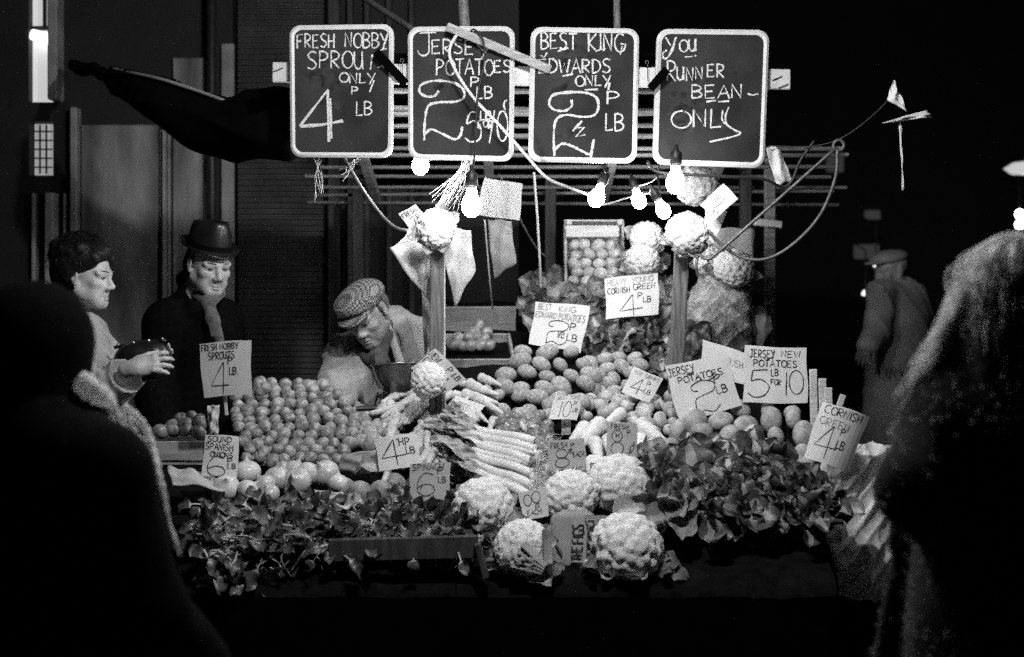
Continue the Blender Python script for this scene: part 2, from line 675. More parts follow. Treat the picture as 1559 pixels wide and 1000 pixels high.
def card(name, px, Y, words, label, group, m='card', lean=0.03, ink='ink', iw=0.022, stick=None, bend=0.004, bendv=0.0, extra=None, cat='price card', yaw=0.0, edge=0.02, clip=False):
    """a price card: px = its four photo corners TL TR BR BL, Y its distance; words = (text, u0, v0, u1, v1)"""
    (a, b, c, d) = px
    hgt = max(d[1] - a[1], 1)

    def dep(p):
        return Y + lean * (1 - (p[1] - min(q[1] for q in px)) / max(max(q[1] for q in px) - min(q[1] for q in px), 1)) + yaw * (p[0] - a[0]) / max(b[0] - a[0], 1)
    C3 = [P(*q, dep(q)) for q in px]
    f = quad_surf(*C3, bend=bend, bendv=bendv)
    base = sum(C3, Vector((0, 0, 0))) / 4
    t = thing(name, base, label, cat, group)
    n = 10
    mb = MB()
    V, Fc = [], []
    th = 0.0012
    for side, o in ((0, 0.0), (1, -th)):
        for j in range(n + 1):
            for i in range(n + 1):
                u, v = i / n, j / n
                ju = edge * 0.5 * math.sin(7 * v + a[0]) * (1 if i in (0, n) else 0)
                jv = edge * 0.5 * math.sin(6 * u + a[1]) * (1 if j in (0, n) else 0)
                V.append(tuple(f(u + ju, v + jv, o)))
    N1 = (n + 1) ** 2
    for j in range(n):
        for i in range(n):
            k = j * (n + 1) + i
            Fc.append((k, k + n + 1, k + n + 2, k + 1))
            Fc.append((N1 + k, N1 + k + 1, N1 + k + n + 2, N1 + k + n + 1))
    ring = [i for i in range(n + 1)] + [j * (n + 1) + n for j in range(1, n + 1)] + [n * (n + 1) + i for i in range(n - 1, -1, -1)] + [j * (n + 1) for j in range(n - 1, 0, -1)]
    for i in range(len(ring)):
        p, q = ring[i], ring[(i + 1) % len(ring)]
        Fc.append((p, q, N1 + q, N1 + p))
    mb.add(V, Fc)
    mb.build('card_sheet', m, t, smooth=False)
    w = (C3[1] - C3[0]).length
    asp = (C3[3] - C3[0]).length / max(w, 1e-6)
    st, faint = [], []
    for wd_ in words:
        g = glyphs(*wd_[:5])
        (faint if len(wd_) > 5 and wd_[5] == 'f' else st).extend(g)
    if extra:
        st += extra
    if st:
        lay_strokes(st, f, iw * .8, asp, 0.0012).build('lettering', ink, t)
    if faint:
        lay_strokes(faint, f, iw * 0.8, asp, 0.0012).build('faint_lettering', 'ink_faint', t)
    if stick:
        (s0, s1, wpx) = stick
        A = P(s0[0], s0[1], Y + 0.012 + lean * 0.3)
        B = P(s1[0], s1[1], Y + 0.03)
        MB().beam(A, B, wpx * Y / F, 0.006, up=(0, -1, 0)).build('stick', 'wood_pale', t)
    return t


def rounded(TLx, w, h, r, n=6):
    pts = []
    for (cx, cy, a0) in ((w - r, r, -90), (w - r, h - r, 0), (r, h - r, 90), (r, r, 180)):
        for i in range(n + 1):
            a = math.radians(a0 + 90 * i / n)
            pts.append((cx + r * math.cos(a), cy + r * math.sin(a)))
    return pts


def chalkboard(name, px, Y, strokes_px, label, w2=None, hook=None):
    """a hanging board with a white rounded frame; strokes in photo pixels"""
    C3 = [P(*q, Y) for q in px]
    f = quad_surf(*C3)
    base = (C3[0] + C3[1]) / 2
    t = thing(name, base, label, 'chalkboard', 'chalkboards hung along the stall front')
    W_, H_ = (C3[1] - C3[0]).length, (C3[3] - C3[0]).length
    asp = H_ / W_
    out = rounded(0, 1, asp, .105)
    fr = .046
    inn = [(fr + p[0] * (1 - 2 * fr), fr + p[1] * (asp - 2 * fr) / asp) for p in rounded(0, 1, asp, .085)]
    N = len(out)
    # panel
    V = [tuple(f(p[0], p[1] / asp, 0.004)) for p in inn] + [tuple(f(p[0], p[1] / asp, -0.008)) for p in inn]
    Fc = [tuple(range(N)), tuple(range(2 * N - 1, N - 1, -1))]
    mk('slate_panel', V, Fc, 'board', t, smooth=False)
    # frame
    V, Fc = [], []
    for p, o in ((out, 0.006), (inn, 0.009), (inn, -0.004), (out, -0.012)):
        V += [tuple(f(q[0], q[1] / asp, o)) for q in p]
    mid = [tuple(f((a[0] * .55 + b[0] * .45), (a[1] * .55 + b[1] * .45) / asp, 0.0115)) for a, b in zip(out, inn)]
    V += mid
    for i in range(N):
        j = (i + 1) % N
        Fc += [(i, j, 4 * N + j, 4 * N + i), (4 * N + i, 4 * N + j, N + j, N + i), (N + i, N + j, 2 * N + j, 2 * N + i), (3 * N + i, 3 * N + j, j, i), (2 * N + i, 2 * N + j, 3 * N + j, 3 * N + i)]
    mk('white_frame', V, Fc, 'white_paint', t, smooth=False)
    # chalk lettering
    TL, TR, BR, BL = [np.array(q, float) for q in px]

    def inv(q):
        # inverse bilinear by Newton
        u, v = .5, .5
        q = np.array(q, float)
        for _ in range(6):
            p = TL * (1 - u) * (1 - v) + TR * u * (1 - v) + BR * u * v + BL * (1 - u) * v - q
            du = (TR - TL) * (1 - v) + (BR - BL) * v
            dv = (BL - TL) * (1 - u) + (BR - TR) * u
            J = np.array([[du[0], dv[0]], [du[1], dv[1]]])
            s = np.linalg.solve(J, p)
            u, v = u - s[0], v - s[1]
        return (u, v)
    thin = [[inv(q) for q in s] for s in strokes_px]
    lay_strokes(thin, f, 0.0145, asp, 0.0046).build('chalk_writing', 'chalk', t)
    sm = []
    for k in range(5):
        u0, v0 = random.uniform(.10, .35), random.uniform(.12, .9)
        sm.append(smooth_pts([(u0 + i * .11, v0 + random.uniform(-.02, .02) + .03 * math.sin(i * 1.4 + k)) for i in range(random.randint(3, 5))], 5))
    lay_strokes(sm, f, .07, asp, 0.0041).build('chalk_smear', 'smear', t)
    if w2:
        thick = [[inv(q) for q in s] for s in w2]
        lay_strokes(thick, f, 0.022, asp, 0.0052).build('chalk_figure', 'chalk', t)
    if hook:
        c = P(*hook, Y - 0.001)
        pts = [c + Vector((0.006 * math.cos(a), -0.004, 0.006 * math.sin(a))) for a in np.linspace(-1.2, 4.2, 12)]
        pts = [pts[0] + Vector((0, 0, -0.06))] + pts
        MB().tube(pts, 0.0016, 6).build('hanging_hook', 'rod', t, smooth=True)
    return t


def build_boards():
    Y = 4.95
    g = glyphs
    s = smooth_pts
    chalkboard('chalkboard', [(441, 39), (600, 37), (598, 240), (443, 239)], Y,
               g('FRESH', 452, 52, 510, 73) + g('NOBBY', 525, 50, 591, 73) + g('SPROU', 468, 78, 554, 105) + [[(567, 83), (564, 106)], [(575, 103), (583, 100), (584, 104)]] +
               [[(574, 78), (589, 74)]] + g('ONLY', 517, 111, 572, 126) + [[(570, 122), (563, 140)]] + g('P', 535, 132, 546, 144) + g('LB', 542, 154, 567, 175),
               'chalkboard reading fresh nobby sprouts only 4p a lb, plank end beside it',
               [[(500, 136), (457, 192)], [(457, 192), (490, 189), (523, 185)], [(458, 193), (490, 191), (522, 183)], [(499, 137), (500, 175), (501, 216)], [(503, 150), (504, 180), (505, 211)]], hook=(612, 92))
    chalkboard('chalkboard', [(621, 41), (784, 40), (782, 246), (622, 242)], Y,
               g('J', 634, 50, 664, 86) + g('ERSE', 657, 60, 722, 82) + g('Y', 727, 68, 746, 88) + g('POTATO', 664, 90, 750, 114) + g('ES', 752, 92, 778, 110) + g('P', 716, 117, 730, 132) + g('LB', 725, 132, 750, 150) +
               g('LB', 731, 168, 748, 182, .1) + g('FOR', 728, 183, 750, 195, .1) + [s([(726, 171), (716, 172), (711, 188), (722, 184), (732, 195), (730, 212), (717, 216), (708, 210)])] + [[(753, 168), (745, 218)]] + [_arc(765, 192, 8, 23, -100, 260, 20)] + [_arc(770, 160, 3, 7, 90, 300, 8)],
               'chalkboard with a giant 2 for jersey potatoes, crossed by a loose white cable',
               [s([(668, 138), (662, 146), (650, 147), (639, 140), (642, 129), (662, 123), (690, 126), (705, 136), (706, 149), (692, 155), (668, 156), (652, 162), (647, 185), (646, 214)]), s([(646, 206), (656, 197), (672, 203), (692, 212), (701, 206), (704, 193)])])
    chalkboard('chalkboard', [(808, 41), (973, 44), (969, 249), (804, 246)], Y,
               g('BEST', 823, 50, 878, 75) + g('KING', 895, 51, 950, 78) + [[(849, 78), (865, 73)], [(909, 77), (922, 74)], [(947, 70), (944, 84)]] + g('EDWARDS', 820, 90, 930, 111) + [[(856, 116), (872, 113)], [(823, 84), (828, 88), (833, 80)]] +
               g('ONLY', 876, 115, 930, 131) + [[(890, 137), (910, 136)], [(928, 126), (926, 137)]] + g('P', 923, 139, 944, 159) + g('LB', 921, 172, 950, 198) + [[(886, 184), (876, 196)], [(880, 188), (872, 200)], [(880, 195), (890, 193), (876, 209), (891, 205)]],
               'chalkboard with a giant 2 and a half for best king edwards',
               [s([(870, 152), (870, 162), (858, 169), (842, 166), (836, 157), (842, 145), (862, 141), (890, 141), (907, 148), (911, 162), (905, 175), (886, 178), (862, 175), (847, 182), (843, 205), (844, 237)]), s([(844, 228), (856, 219), (872, 223), (888, 231), (899, 234), (904, 212)]), [(901, 230), (899, 240)]])
    chalkboard('chalkboard', [(1000, 44), (1171, 46), (1163, 256), (993, 250)], Y,
               g('Y', 1013, 56, 1030, 82) + [s([(1028, 58), (1022, 80), (1012, 90), (1009, 82), (1015, 76)])] + g('OU', 1034, 60, 1060, 79) + [[(1042, 87), (1054, 86)], [(1057, 85), (1060, 85)]] + g('R', 1015, 92, 1030, 125) + g('UNN', 1030, 103, 1070, 122, .1) + g('ER', 1076, 98, 1103, 118) +
               g('BEAN', 1052, 129, 1130, 149) + [[(1138, 143), (1146, 145), (1154, 143)]] + [[(1075, 155), (1090, 153)], [(1093, 155), (1110, 154)]] +
               [_arc(1037, 182, 15, 13, -80, 290, 20)] + g('NL', 1054, 167, 1098, 195) + [s([(1100, 168), (1099, 182), (1106, 190), (1118, 198), (1127, 203), (1112, 209), (1080, 216)])] + [s([(1109, 163), (1104, 178), (1106, 190)])],
               'chalkboard for runner beans only with half wiped letters and no price', hook=(985, 95))


def build_cards():
    c = card
    G = 'handwritten price cards stuck among the produce'
    c('price_card', [(303, 523), (382, 517), (383, 600), (310, 605)], 4.80, [('FRESH', .04, .03, .34, .15), ('NOBBY', .40, .03, .76, .14), ('SPROUTS', .16, .18, .68, .32), ('P', .54, .28, .64, .42), ('LB.', .56, .48, .74, .62)],
      'card greyed for weak light, fresh nobby sprouts 4p on a stick over the sprouts', G, 'card_grey', lean=.02, stick=((342, 600), (345, 632), 5), iw=.024,  # grey stock used to paint the weaker light on this card
      extra=[[(.45, .38), (.18, .80), (.55, .80)], [(.46, .38), (.42, .96)]])
    c('price_card', [(313, 661), (364, 664), (361, 728), (307, 724)], 4.66, [('SOUND', .08, .03, .8, .17), ('SPANISH', .04, .2, .86, .36), ('ONIONS', .2, .40, .86, .52), ('P', .7, .54, .86, .66), ('LB', .72, .66, .96, .78), ('6', .1, .52, .68, 1.0)],
      'small card for sound spanish onions 6p at the edge of the onions', G, 'card', lean=.02, iw=.028, bend=.006)
    c('price_card', [(570, 667), (632, 659), (642, 710), (578, 717)], 4.72, [("'HP", .52, .10, .84, .32), ('LB', .70, .38, .92, .58), ('4', .1, .12, .62, .86)],
      'white card with a plain 4 leaning between onions and leeks', G, 'card', iw=.03, bend=.008)
    c('price_card', [(624, 706), (686, 703), (684, 763), (624, 763)], 4.58, [('SPINACH', .06, .03, .84, .19), ('P', .68, .12, .82, .3), ('LB', .7, .38, .9, .52), ('6', .14, .26, .64, .86)],
      'grey card reading spinach 6p standing over the spinach leaves', G, 'card_grey', iw=.026)
    c('price_card', [(663, 530), (711, 578), (672, 600), (626, 560)], 4.98, [('NEW', .02, .1, .3, .32), ('CARROTS', .04, .38, .62, .62), ('P', .55, .08, .66, .3), ('LB', .74, .1, .92, .3), ('4', .48, .4, .92, .95)],
      'tilted card for new carrots 4p leaning on the pale cauliflower by the scales', G, 'card_grey', iw=.03, lean=.05)
    c('price_card', [(694, 602), (738, 618), (706, 662), (662, 650)], 5.02, [('BEST', .2, .14, .6, .34, 'f'), ('CARROTS', .12, .44, .8, .64, 'f')],
      'pale tilted card with faded writing lying on the carrots', G, 'card', iw=.03, lean=.12)
    c('price_card', [(816, 459), (899, 466), (884, 537), (805, 523)], 5.5, [('BEST', .06, .03, .3, .17, 'f'), ('KING', .44, .05, .74, .18, 'f'), ('EDWARD', .03, .22, .42, .35, 'f'), ('POTATOES', .46, .22, .96, .36, 'f'), ('2', .26, .4, .66, .94), ('P', .7, .4, .82, .56), ('LB', .68, .64, .88, .8), ('1/2', .5, .62, .62, .76)],
      'large card for king edward potatoes 2 and a half on the potato heap', G, 'card', iw=.02, bend=.006)
    c('price_card', [(921, 424), (1002, 415), (1003, 478), (923, 486)], 5.62, [('HEAVY', .04, .05, .4, .2, 'f'), ('YOUNG', .5, .05, .9, .18, 'f'), ('CORNISH', .04, .26, .46, .4), ('GREEN', .52, .22, .94, .36), ('4', .26, .46, .64, .98), ('P', .6, .44, .7, .58), ('LB', .7, .54, .86, .68)],
      'white card for cornish greens 4p set upright in the leafy greens', G, 'card', iw=.02)
    c('price_card', [(965, 558), (1010, 577), (988, 614), (946, 597)], 5.18, [('NEW', .08, .06, .34, .2, 'f'), ('TURNIPS', .4, .06, .92, .2, 'f'), ('4', .2, .3, .58, .9), ('P', .62, .3, .74, .46), ('LB', .64, .56, .86, .74)],
      'small tilted card with a 4 stuck in the turnips', G, 'card', iw=.024, stick=((1003, 608), (1026, 645), 6))
    c('price_card', [(845, 603), (888, 600), (878, 640), (835, 638)], 4.98, [('BEST', .12, .04, .46, .18, 'f'), ('TOMS', .54, .04, .94, .18, 'f'), ('1', .26, .3, .36, .9), ('0', .42, .3, .7, .9), ('P', .74, .28, .86, .44), ('LB', .76, .54, .94, .7)],
      'small card reading best toms 10p standing behind the tomatoes', G, 'card', iw=.022, bend=.01, stick=((862, 640), (862, 662), 14))
    c('price_card', [(923, 641), (970, 645), (970, 697), (924, 701)], 4.72, [('FRESH', .14, .06, .72, .18), ('P', .66, .2, .78, .34), ('H', .3, .3, .42, .42), ('8', .12, .22, .56, .9)],
      'upright grey card reading fresh 8 each above the biggest cauliflower', G, 'card_grey', iw=.03, lean=.02,
      extra=[[(.62 + .26 * x + .07 * y, .88 - .34 * x + .12 * y) for x, y in q] for q in glyphs('EACH', 0, 0, 1, 1)])
    c('price_card', [(833, 671), (890, 667), (893, 709), (836, 717)], 4.62, [('FRESH', .08, .1, .52, .28), ('P', .6, .14, .72, .3), ('1/2', .54, .34, .64, .48), ('8', .16, .34, .56, .96), ('EACH', .66, .46, .96, .64)],
      'wide grey card reading fresh 8 and a half in front of the leeks', G, 'card_grey', iw=.024, lean=.02, stick=((864, 715), (866, 727), 5))
    c('price_card', [(789, 751), (831, 740), (836, 785), (797, 793)], 4.46, [('EACH', .18, .68, .74, .86), ('1/2', .52, .48, .68, .64)],
      'small white card with a sideways 8 between two cauliflowers', G, 'card', iw=.028, lean=.02,
      extra=[_arc(.28, .32, .14, .2, 0, 360, 14), _arc(.60, .28, .16, .2, 0, 360, 14)])
    c('price_card', [(1012, 558), (1106, 537), (1129, 618), (1034, 643)], 5.0, [('JERSEY', .02, .06, .44, .2), ('POTATOES', .14, .24, .86, .36), ('2', .26, .38, .66, .98), ('P', .68, .32, .8, .48), ('LB', .68, .54, .86, .68)],
      'big tilted card for jersey potatoes at 2p a lb', G, 'card', iw=.018, bend=.006, extra=[[(.3, .23), (.42, .2)], [(.42, .39), (.52, .37)], [(.62, .4), (.72, .37)]])
    c('price_card', [(1134, 526), (1228, 530), (1230, 614), (1131, 613)], 5.02, [('JERSEY', .08, .06, .48, .2), ('NEW', .58, .06, .9, .18), ('POTATOES', .14, .24, .84, .36), ('5', .06, .42, .42, .9), ('LB', .42, .4, .54, .52), ('FOR', .42, .58, .58, .68), ('1', .62, .46, .68, .88), ('0', .7, .42, .94, .86)],
      'big upright card reading 5 lb for 10 behind the large potatoes', G, 'card', iw=.02, extra=[[(.36, .22), (.46, .19)]])
    c('price_card', [(1252, 611), (1324, 634), (1290, 719), (1223, 695)], 4.62, [('CORNISH', .08, .03, .86, .17), ('GREEN', .06, .24, .66, .37, 'f'), ('4', .1, .36, .5, .9), ('P', .52, .34, .62, .46), ('LB', .52, .54, .7, .68)],
      'curled card with a 4 on a split stick at the far corner of the stall', G, 'card', iw=.02, bend=.03, lean=.02, stick=((1284, 601), (1240, 720), 9))
    c('price_card', [(1069, 516), (1136, 538), (1134, 585), (1069, 575)], 5.1, [('ENGLISH', .34, .3, .94, .52, 'f')],
      'half hidden white card lettered english behind two potato cards', G, 'card', iw=.024)
    c('price_card', [(1101, 279), (1124, 302), (1088, 334), (1066, 312)], 4.95, [('1', .22, .3, .28, .76), ('0', .36, .28, .62, .76), ('EACH', .5, .72, .88, .9, 'f')],
      'small tilted card reading 10 beside the cauliflowers up on the post', G, 'card', iw=.026, lean=0)
    c('price_card', [(1074, 313), (1107, 322), (1086, 372), (1072, 352)], 5.0, [], 'blank strip of card hanging under the tilted 10 card', G, 'card', iw=.026, lean=0)
    c('price_card', [(607, 325), (633, 311), (653, 335), (626, 352)], 5.08, [('FRESH', .06, .1, .84, .34), ('7', .3, .44, .56, .86), ('P', .62, .46, .8, .74)],
      'tiny tilted card reading fresh 7p beside the cauliflower on the wooden post', G, 'card', iw=.04, lean=0)
    c('paper_notice', [(738, 270), (796, 280), (791, 336), (724, 326)], 5.35, [], 'blank sheet of white card hanging behind the brightest bulb', None, 'paper', lean=-.03, cat='notice')

# ------------------------------------------------------------------ shapes of vegetables
def ico(sub):
    import bmesh
    bm = bmesh.new()
    bmesh.ops.create_icosphere(bm, subdivisions=sub, radius=1.0)
    V = np.array([v.co[:] for v in bm.verts])
    Fc = [tuple(v.index for v in f.verts) for f in bm.faces]
    bm.free()
    return V, Fc


ICO3, ICO4, ICO5 = ico(3), ico(4), ico(5)


def lumpy(base, amp, freq, seed):
    V, Fc = base
    w = wobble(V[:, 0], V[:, 1], V[:, 2], freq, seed)
    return V * (1 + amp * w)[:, None], Fc


def potato(seed, size=(.5, .4, .38), lump=.09):
    V, Fc = lumpy(ICO4, lump, 1.3, seed)
    V = V * np.array(size)
    rs = np.random.default_rng(seed)
    d = rs.normal(size=(9, 3))
    d /= np.linalg.norm(d, axis=1)[:, None]
    U = V / np.linalg.norm(V, axis=1)[:, None]
    for q in d:                                   # eyes
        a = np.arccos(np.clip(U @ q, -1, 1))
        V = V * (1 - .045 * np.exp(-(a / .11) ** 2))[:, None]
    return V, Fc


def sprout_mesh(seed):
    """overlapping wrapper leaves round a tight ball"""
    V, Fc = ICO4
    rs = np.random.default_rng(seed)
    R = np.ones(len(V))
    for k in range(7):
        q = rs.normal(size=3)
        q[2] = abs(q[2]) * .6
        q /= np.linalg.norm(q)
        a = np.arccos(np.clip(V @ q, -1, 1))
        R += .045 * (1 / (1 + np.exp((a - .95) * 16)))
    R *= 1 + .05 * wobble(V[:, 0], V[:, 1], V[:, 2], 2.2, seed)
    top = np.arccos(np.clip(-V[:, 2], -1, 1))
    R += .10 * np.exp(-(top / .22) ** 2)
    W_ = V * R[:, None]
    W_[:, 2] *= 1.05
    return W_ * .46, Fc


def onion_mesh(seed, flat=.86):
    V, Fc = lumpy(ICO4, .03, 1.5, seed)
    V = V.copy()
    r = np.hypot(V[:, 0], V[:, 1])
    V[:, 2] *= flat
    top = V[:, 2] > 0
    V[:, 2] += np.where(top, .42 * np.exp(-(r / .16) ** 2), -.10 * np.exp(-(r / .14) ** 2))
    V[:, :2] *= (1 - .25 * np.exp(-((V[:, 2] - 1.0) / .25) ** 2))[:, None]
    return V * .5, Fc


def tomato_mesh(seed):
    V, Fc = lumpy(ICO4, .03, 1.2, seed)
    V = V.copy()
    a = np.arctan2(V[:, 1], V[:, 0])
    r = np.hypot(V[:, 0], V[:, 1])
    V[:, :2] *= (1 + .035 * np.cos(5 * a) * r)[:, None]
    V[:, 2] = V[:, 2] * .86 - .22 * np.exp(-(r / .25) ** 2) * (V[:, 2] > 0)
    return V * .5, Fc


def root_mesh(seed, L=1.0, r0=.13, r1=.02, bend=.1, n=16, m=14, blunt=False):
    rs = np.random.default_rng(seed)
    mb = MB()
    pts, rr = [], []
    ph = rs.uniform(0, 6)
    for i in range(n + 1):
        t = i / n
        pts.append((bend * math.sin(2.2 * t + ph) * L * .5, t * L - L / 2, bend * .5 * math.cos(2.0 * t + ph) * L * .5))
        r = r0 + (r1 - r0) * t ** (1.15 if not blunt else 2.5)
        r *= 1 + .05 * math.sin(t * 31 + ph) + .04 * rs.normal()
        if i == 0:
            r *= .45
        if i == n:
            r *= .4
        rr.append(r * L)
    mb.tube(pts, rr, m)
    return np.concatenate(mb.v), mb.f


def caul_curd(seed, R=1.0):
    V, Fc = ICO5
    rs = np.random.default_rng(seed)

    def dirs(n, jit):
        k = np.arange(n) + .5
        ph = np.arccos(1 - 1.75 * k / n)
        th = np.pi * (1 + 5 ** .5) * k
        d = np.stack([np.cos(th) * np.sin(ph), np.sin(th) * np.sin(ph), np.cos(ph)], 1) + rs.normal(size=(n, 3)) * jit
        return d / np.linalg.norm(d, axis=1)[:, None]
    h = np.zeros(len(V))
    D1 = dirs(120, .07)
    A = np.arccos(np.clip(V @ D1.T, -1, 1))
    h += .13 * np.maximum(0, 1 - (A.min(1) / .225) ** 2)
    D2 = dirs(900, .035)
    A2 = np.arccos(np.clip(V @ D2.T, -1, 1))
    h += .05 * np.maximum(0, 1 - (A2.min(1) / .085) ** 2)
    h += .07 * wobble(V[:, 0], V[:, 1], V[:, 2], 1.6, seed)
    W_ = V * (.90 + h)[:, None]
    W_[:, 2] *= .84
    W_[:, 2] = np.where(W_[:, 2] < -.35, -.35 + (W_[:, 2] + .35) * .5, W_[:, 2])
    return W_ * R, Fc


def leaf(L=1.0, Wd=.5, curl=.8, ruffle=.06, cup=.15, seed=0, stem=.18, nu=16, nv=11, ribw=.045, tip=1.0):
    """one leaf from its stalk base at the origin, along +y, upper face +z; material 0 blade, 1 rib"""
    rs = np.random.default_rng(seed)
    ph = rs.uniform(0, 6.28, 4)
    V, Fc, mi = [], [], []
    y = z = 0.0
    ang = rs.uniform(-.1, .2)
    C = []
    for i in range(nu + 1):
        C.append((y, z, ang))
        y += math.cos(ang) * L / nu
        z += math.sin(ang) * L / nu
        ang -= curl / nu * (.4 + 1.2 * i / nu) + .08 * rs.normal()
    sv = np.linspace(-1, 1, nv)
    sv = np.sign(sv) * np.abs(sv) ** .8
    for i in range(nu + 1):
        t = i / nu
        b = max(0.0, (t - stem) / (1 - stem))
        w = ribw * L * (1 - .7 * t) + Wd * .5 * L * (max(0.0, math.sin(math.pi * min(1, b ** .72))) ** .62 if b > 0 else 0)
        (yy, zz, a) = C[i]
        for s in sv:
            e = abs(s)
            rz = ruffle * L * (e ** 1.6) * (math.sin(9 * t + ph[0] + (2.1 if s > 0 else 0)) + .6 * math.sin(17 * t + ph[1] + s)) * (1 if b > 0 else 0)
            rz += .022 * L * math.sin(23 * t + 5 * s + ph[3]) * math.sin(11 * s + 7 * t + ph[1]) * (1 if b > 0 and e > .15 else 0)
            rz += cup * L * (e ** 2) * w / (Wd * .5 * L + 1e-6)
            rx = s * w * (1 + .10 * math.sin(13 * t + ph[2] + s * 2)) * (1 - .25 * e * cup)
            nz = (-math.sin(a), math.cos(a))
            V.append((rx, yy + nz[0] * rz, zz + nz[1] * rz))
    for i in range(nu):
        for j in range(nv - 1):
            k = i * nv + j
            Fc.append((k, k + 1, k + nv + 1, k + nv))
            c = abs((sv[j] + sv[j + 1]) / 2)
            tt = i / nu
            mi.append(1 if (c < .16 or tt < stem) and tt < .88 else 0)
    return np.array(V), Fc, mi


def rosette(n, L, Wd, seed, open0=.25, open1=1.35, curl=.7, ruffle=.06, cup=.15, stem=.15, ribw=.045):
    """a head of leaves opening round +z"""
    rs = np.random.default_rng(seed)
    mb = MB()
    for k in range(n):
        t = k / max(1, n - 1)
        V, Fc, mi = leaf(L * rs.uniform(.75, 1.1) * (.6 + .4 * t), Wd * rs.uniform(.8, 1.2), curl * rs.uniform(.3, 1.5), ruffle, cup, int(rs.integers(1e6)), stem, ribw=ribw)
        tilt = open0 + (open1 - open0) * t + rs.normal() * .12
        az = k * 2.4 + rs.normal() * .3
        R = Euler((0, 0, az)).to_matrix() @ Euler((math.pi / 2 - tilt, 0, 0)).to_matrix() @ Euler((0, rs.normal() * .35, 0)).to_matrix()
        mb.add(V @ np.array(R).T + np.array([0, 0, .02 * L]), Fc, mi)
    return mb


def place(mb_or_mesh, R, s, c):
    V = mb_or_mesh
    return (V * s) @ np.array(R).T + np.array(c)


def rnd_rot():
    return Euler((random.uniform(0, 6.28), random.uniform(0, 6.28), random.uniform(0, 6.28)))


HOLD = []


def protos(name, meshes, m, scale):
    """unlinked source meshes of one kind"""
    r = []
    for V, Fc in meshes:
        me = bpy.data.meshes.new(name)
        me.from_pydata((V * scale).tolist(), [], Fc)
        me.materials.append(MATS[m])
        me.polygons.foreach_set("use_smooth", np.ones(len(me.polygons), dtype=bool))
        me.update()
        r.append(me)
    return r


def drop(name, me, loc, rot, scale, label, cat, group):
    o = bpy.data.objects.new(name, me)
    o.location = loc
    o.rotation_euler = rot
    o.scale = (scale,) * 3 if np.isscalar(scale) else scale
    put(o)
    return tag(o, label, cat, group)


def heap(name, meshes, rows, Yf, label, cat, group, jit=3.0, sj=.12, rotf=None, skip=None, sq=None):
    k = 0
    for (py, x0, x1, n) in rows:
        for i in range(n):
            px = x0 + (x1 - x0) * (i + .5) / n + random.uniform(-jit, jit)
            y = py + random.uniform(-jit, jit)
            if skip and skip(px, y):
                continue
            c = P(px, y, Yf(px, y))
            drop(name, random.choice(meshes), c, rotf() if rotf else rnd_rot(), random.uniform(1 - sj, 1 + sj), label, cat, group)
            k += 1
    return k


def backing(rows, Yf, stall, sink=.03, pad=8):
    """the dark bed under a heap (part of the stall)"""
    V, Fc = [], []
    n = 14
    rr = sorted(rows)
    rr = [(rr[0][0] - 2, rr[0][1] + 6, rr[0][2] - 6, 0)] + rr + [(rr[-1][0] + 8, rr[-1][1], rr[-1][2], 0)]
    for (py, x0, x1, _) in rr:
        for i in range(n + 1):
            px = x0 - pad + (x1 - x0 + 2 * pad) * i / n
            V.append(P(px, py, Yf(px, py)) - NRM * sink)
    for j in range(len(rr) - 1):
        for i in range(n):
            k = j * (n + 1) + i
            Fc.append((k, k + 1, k + n + 2, k + n + 1))
    return V, Fc


def lin(y0, Y0, y1, Y1):
    return lambda px, py: Y0 + (py - y0) / (y1 - y0) * (Y1 - Y0)


BEDS = []


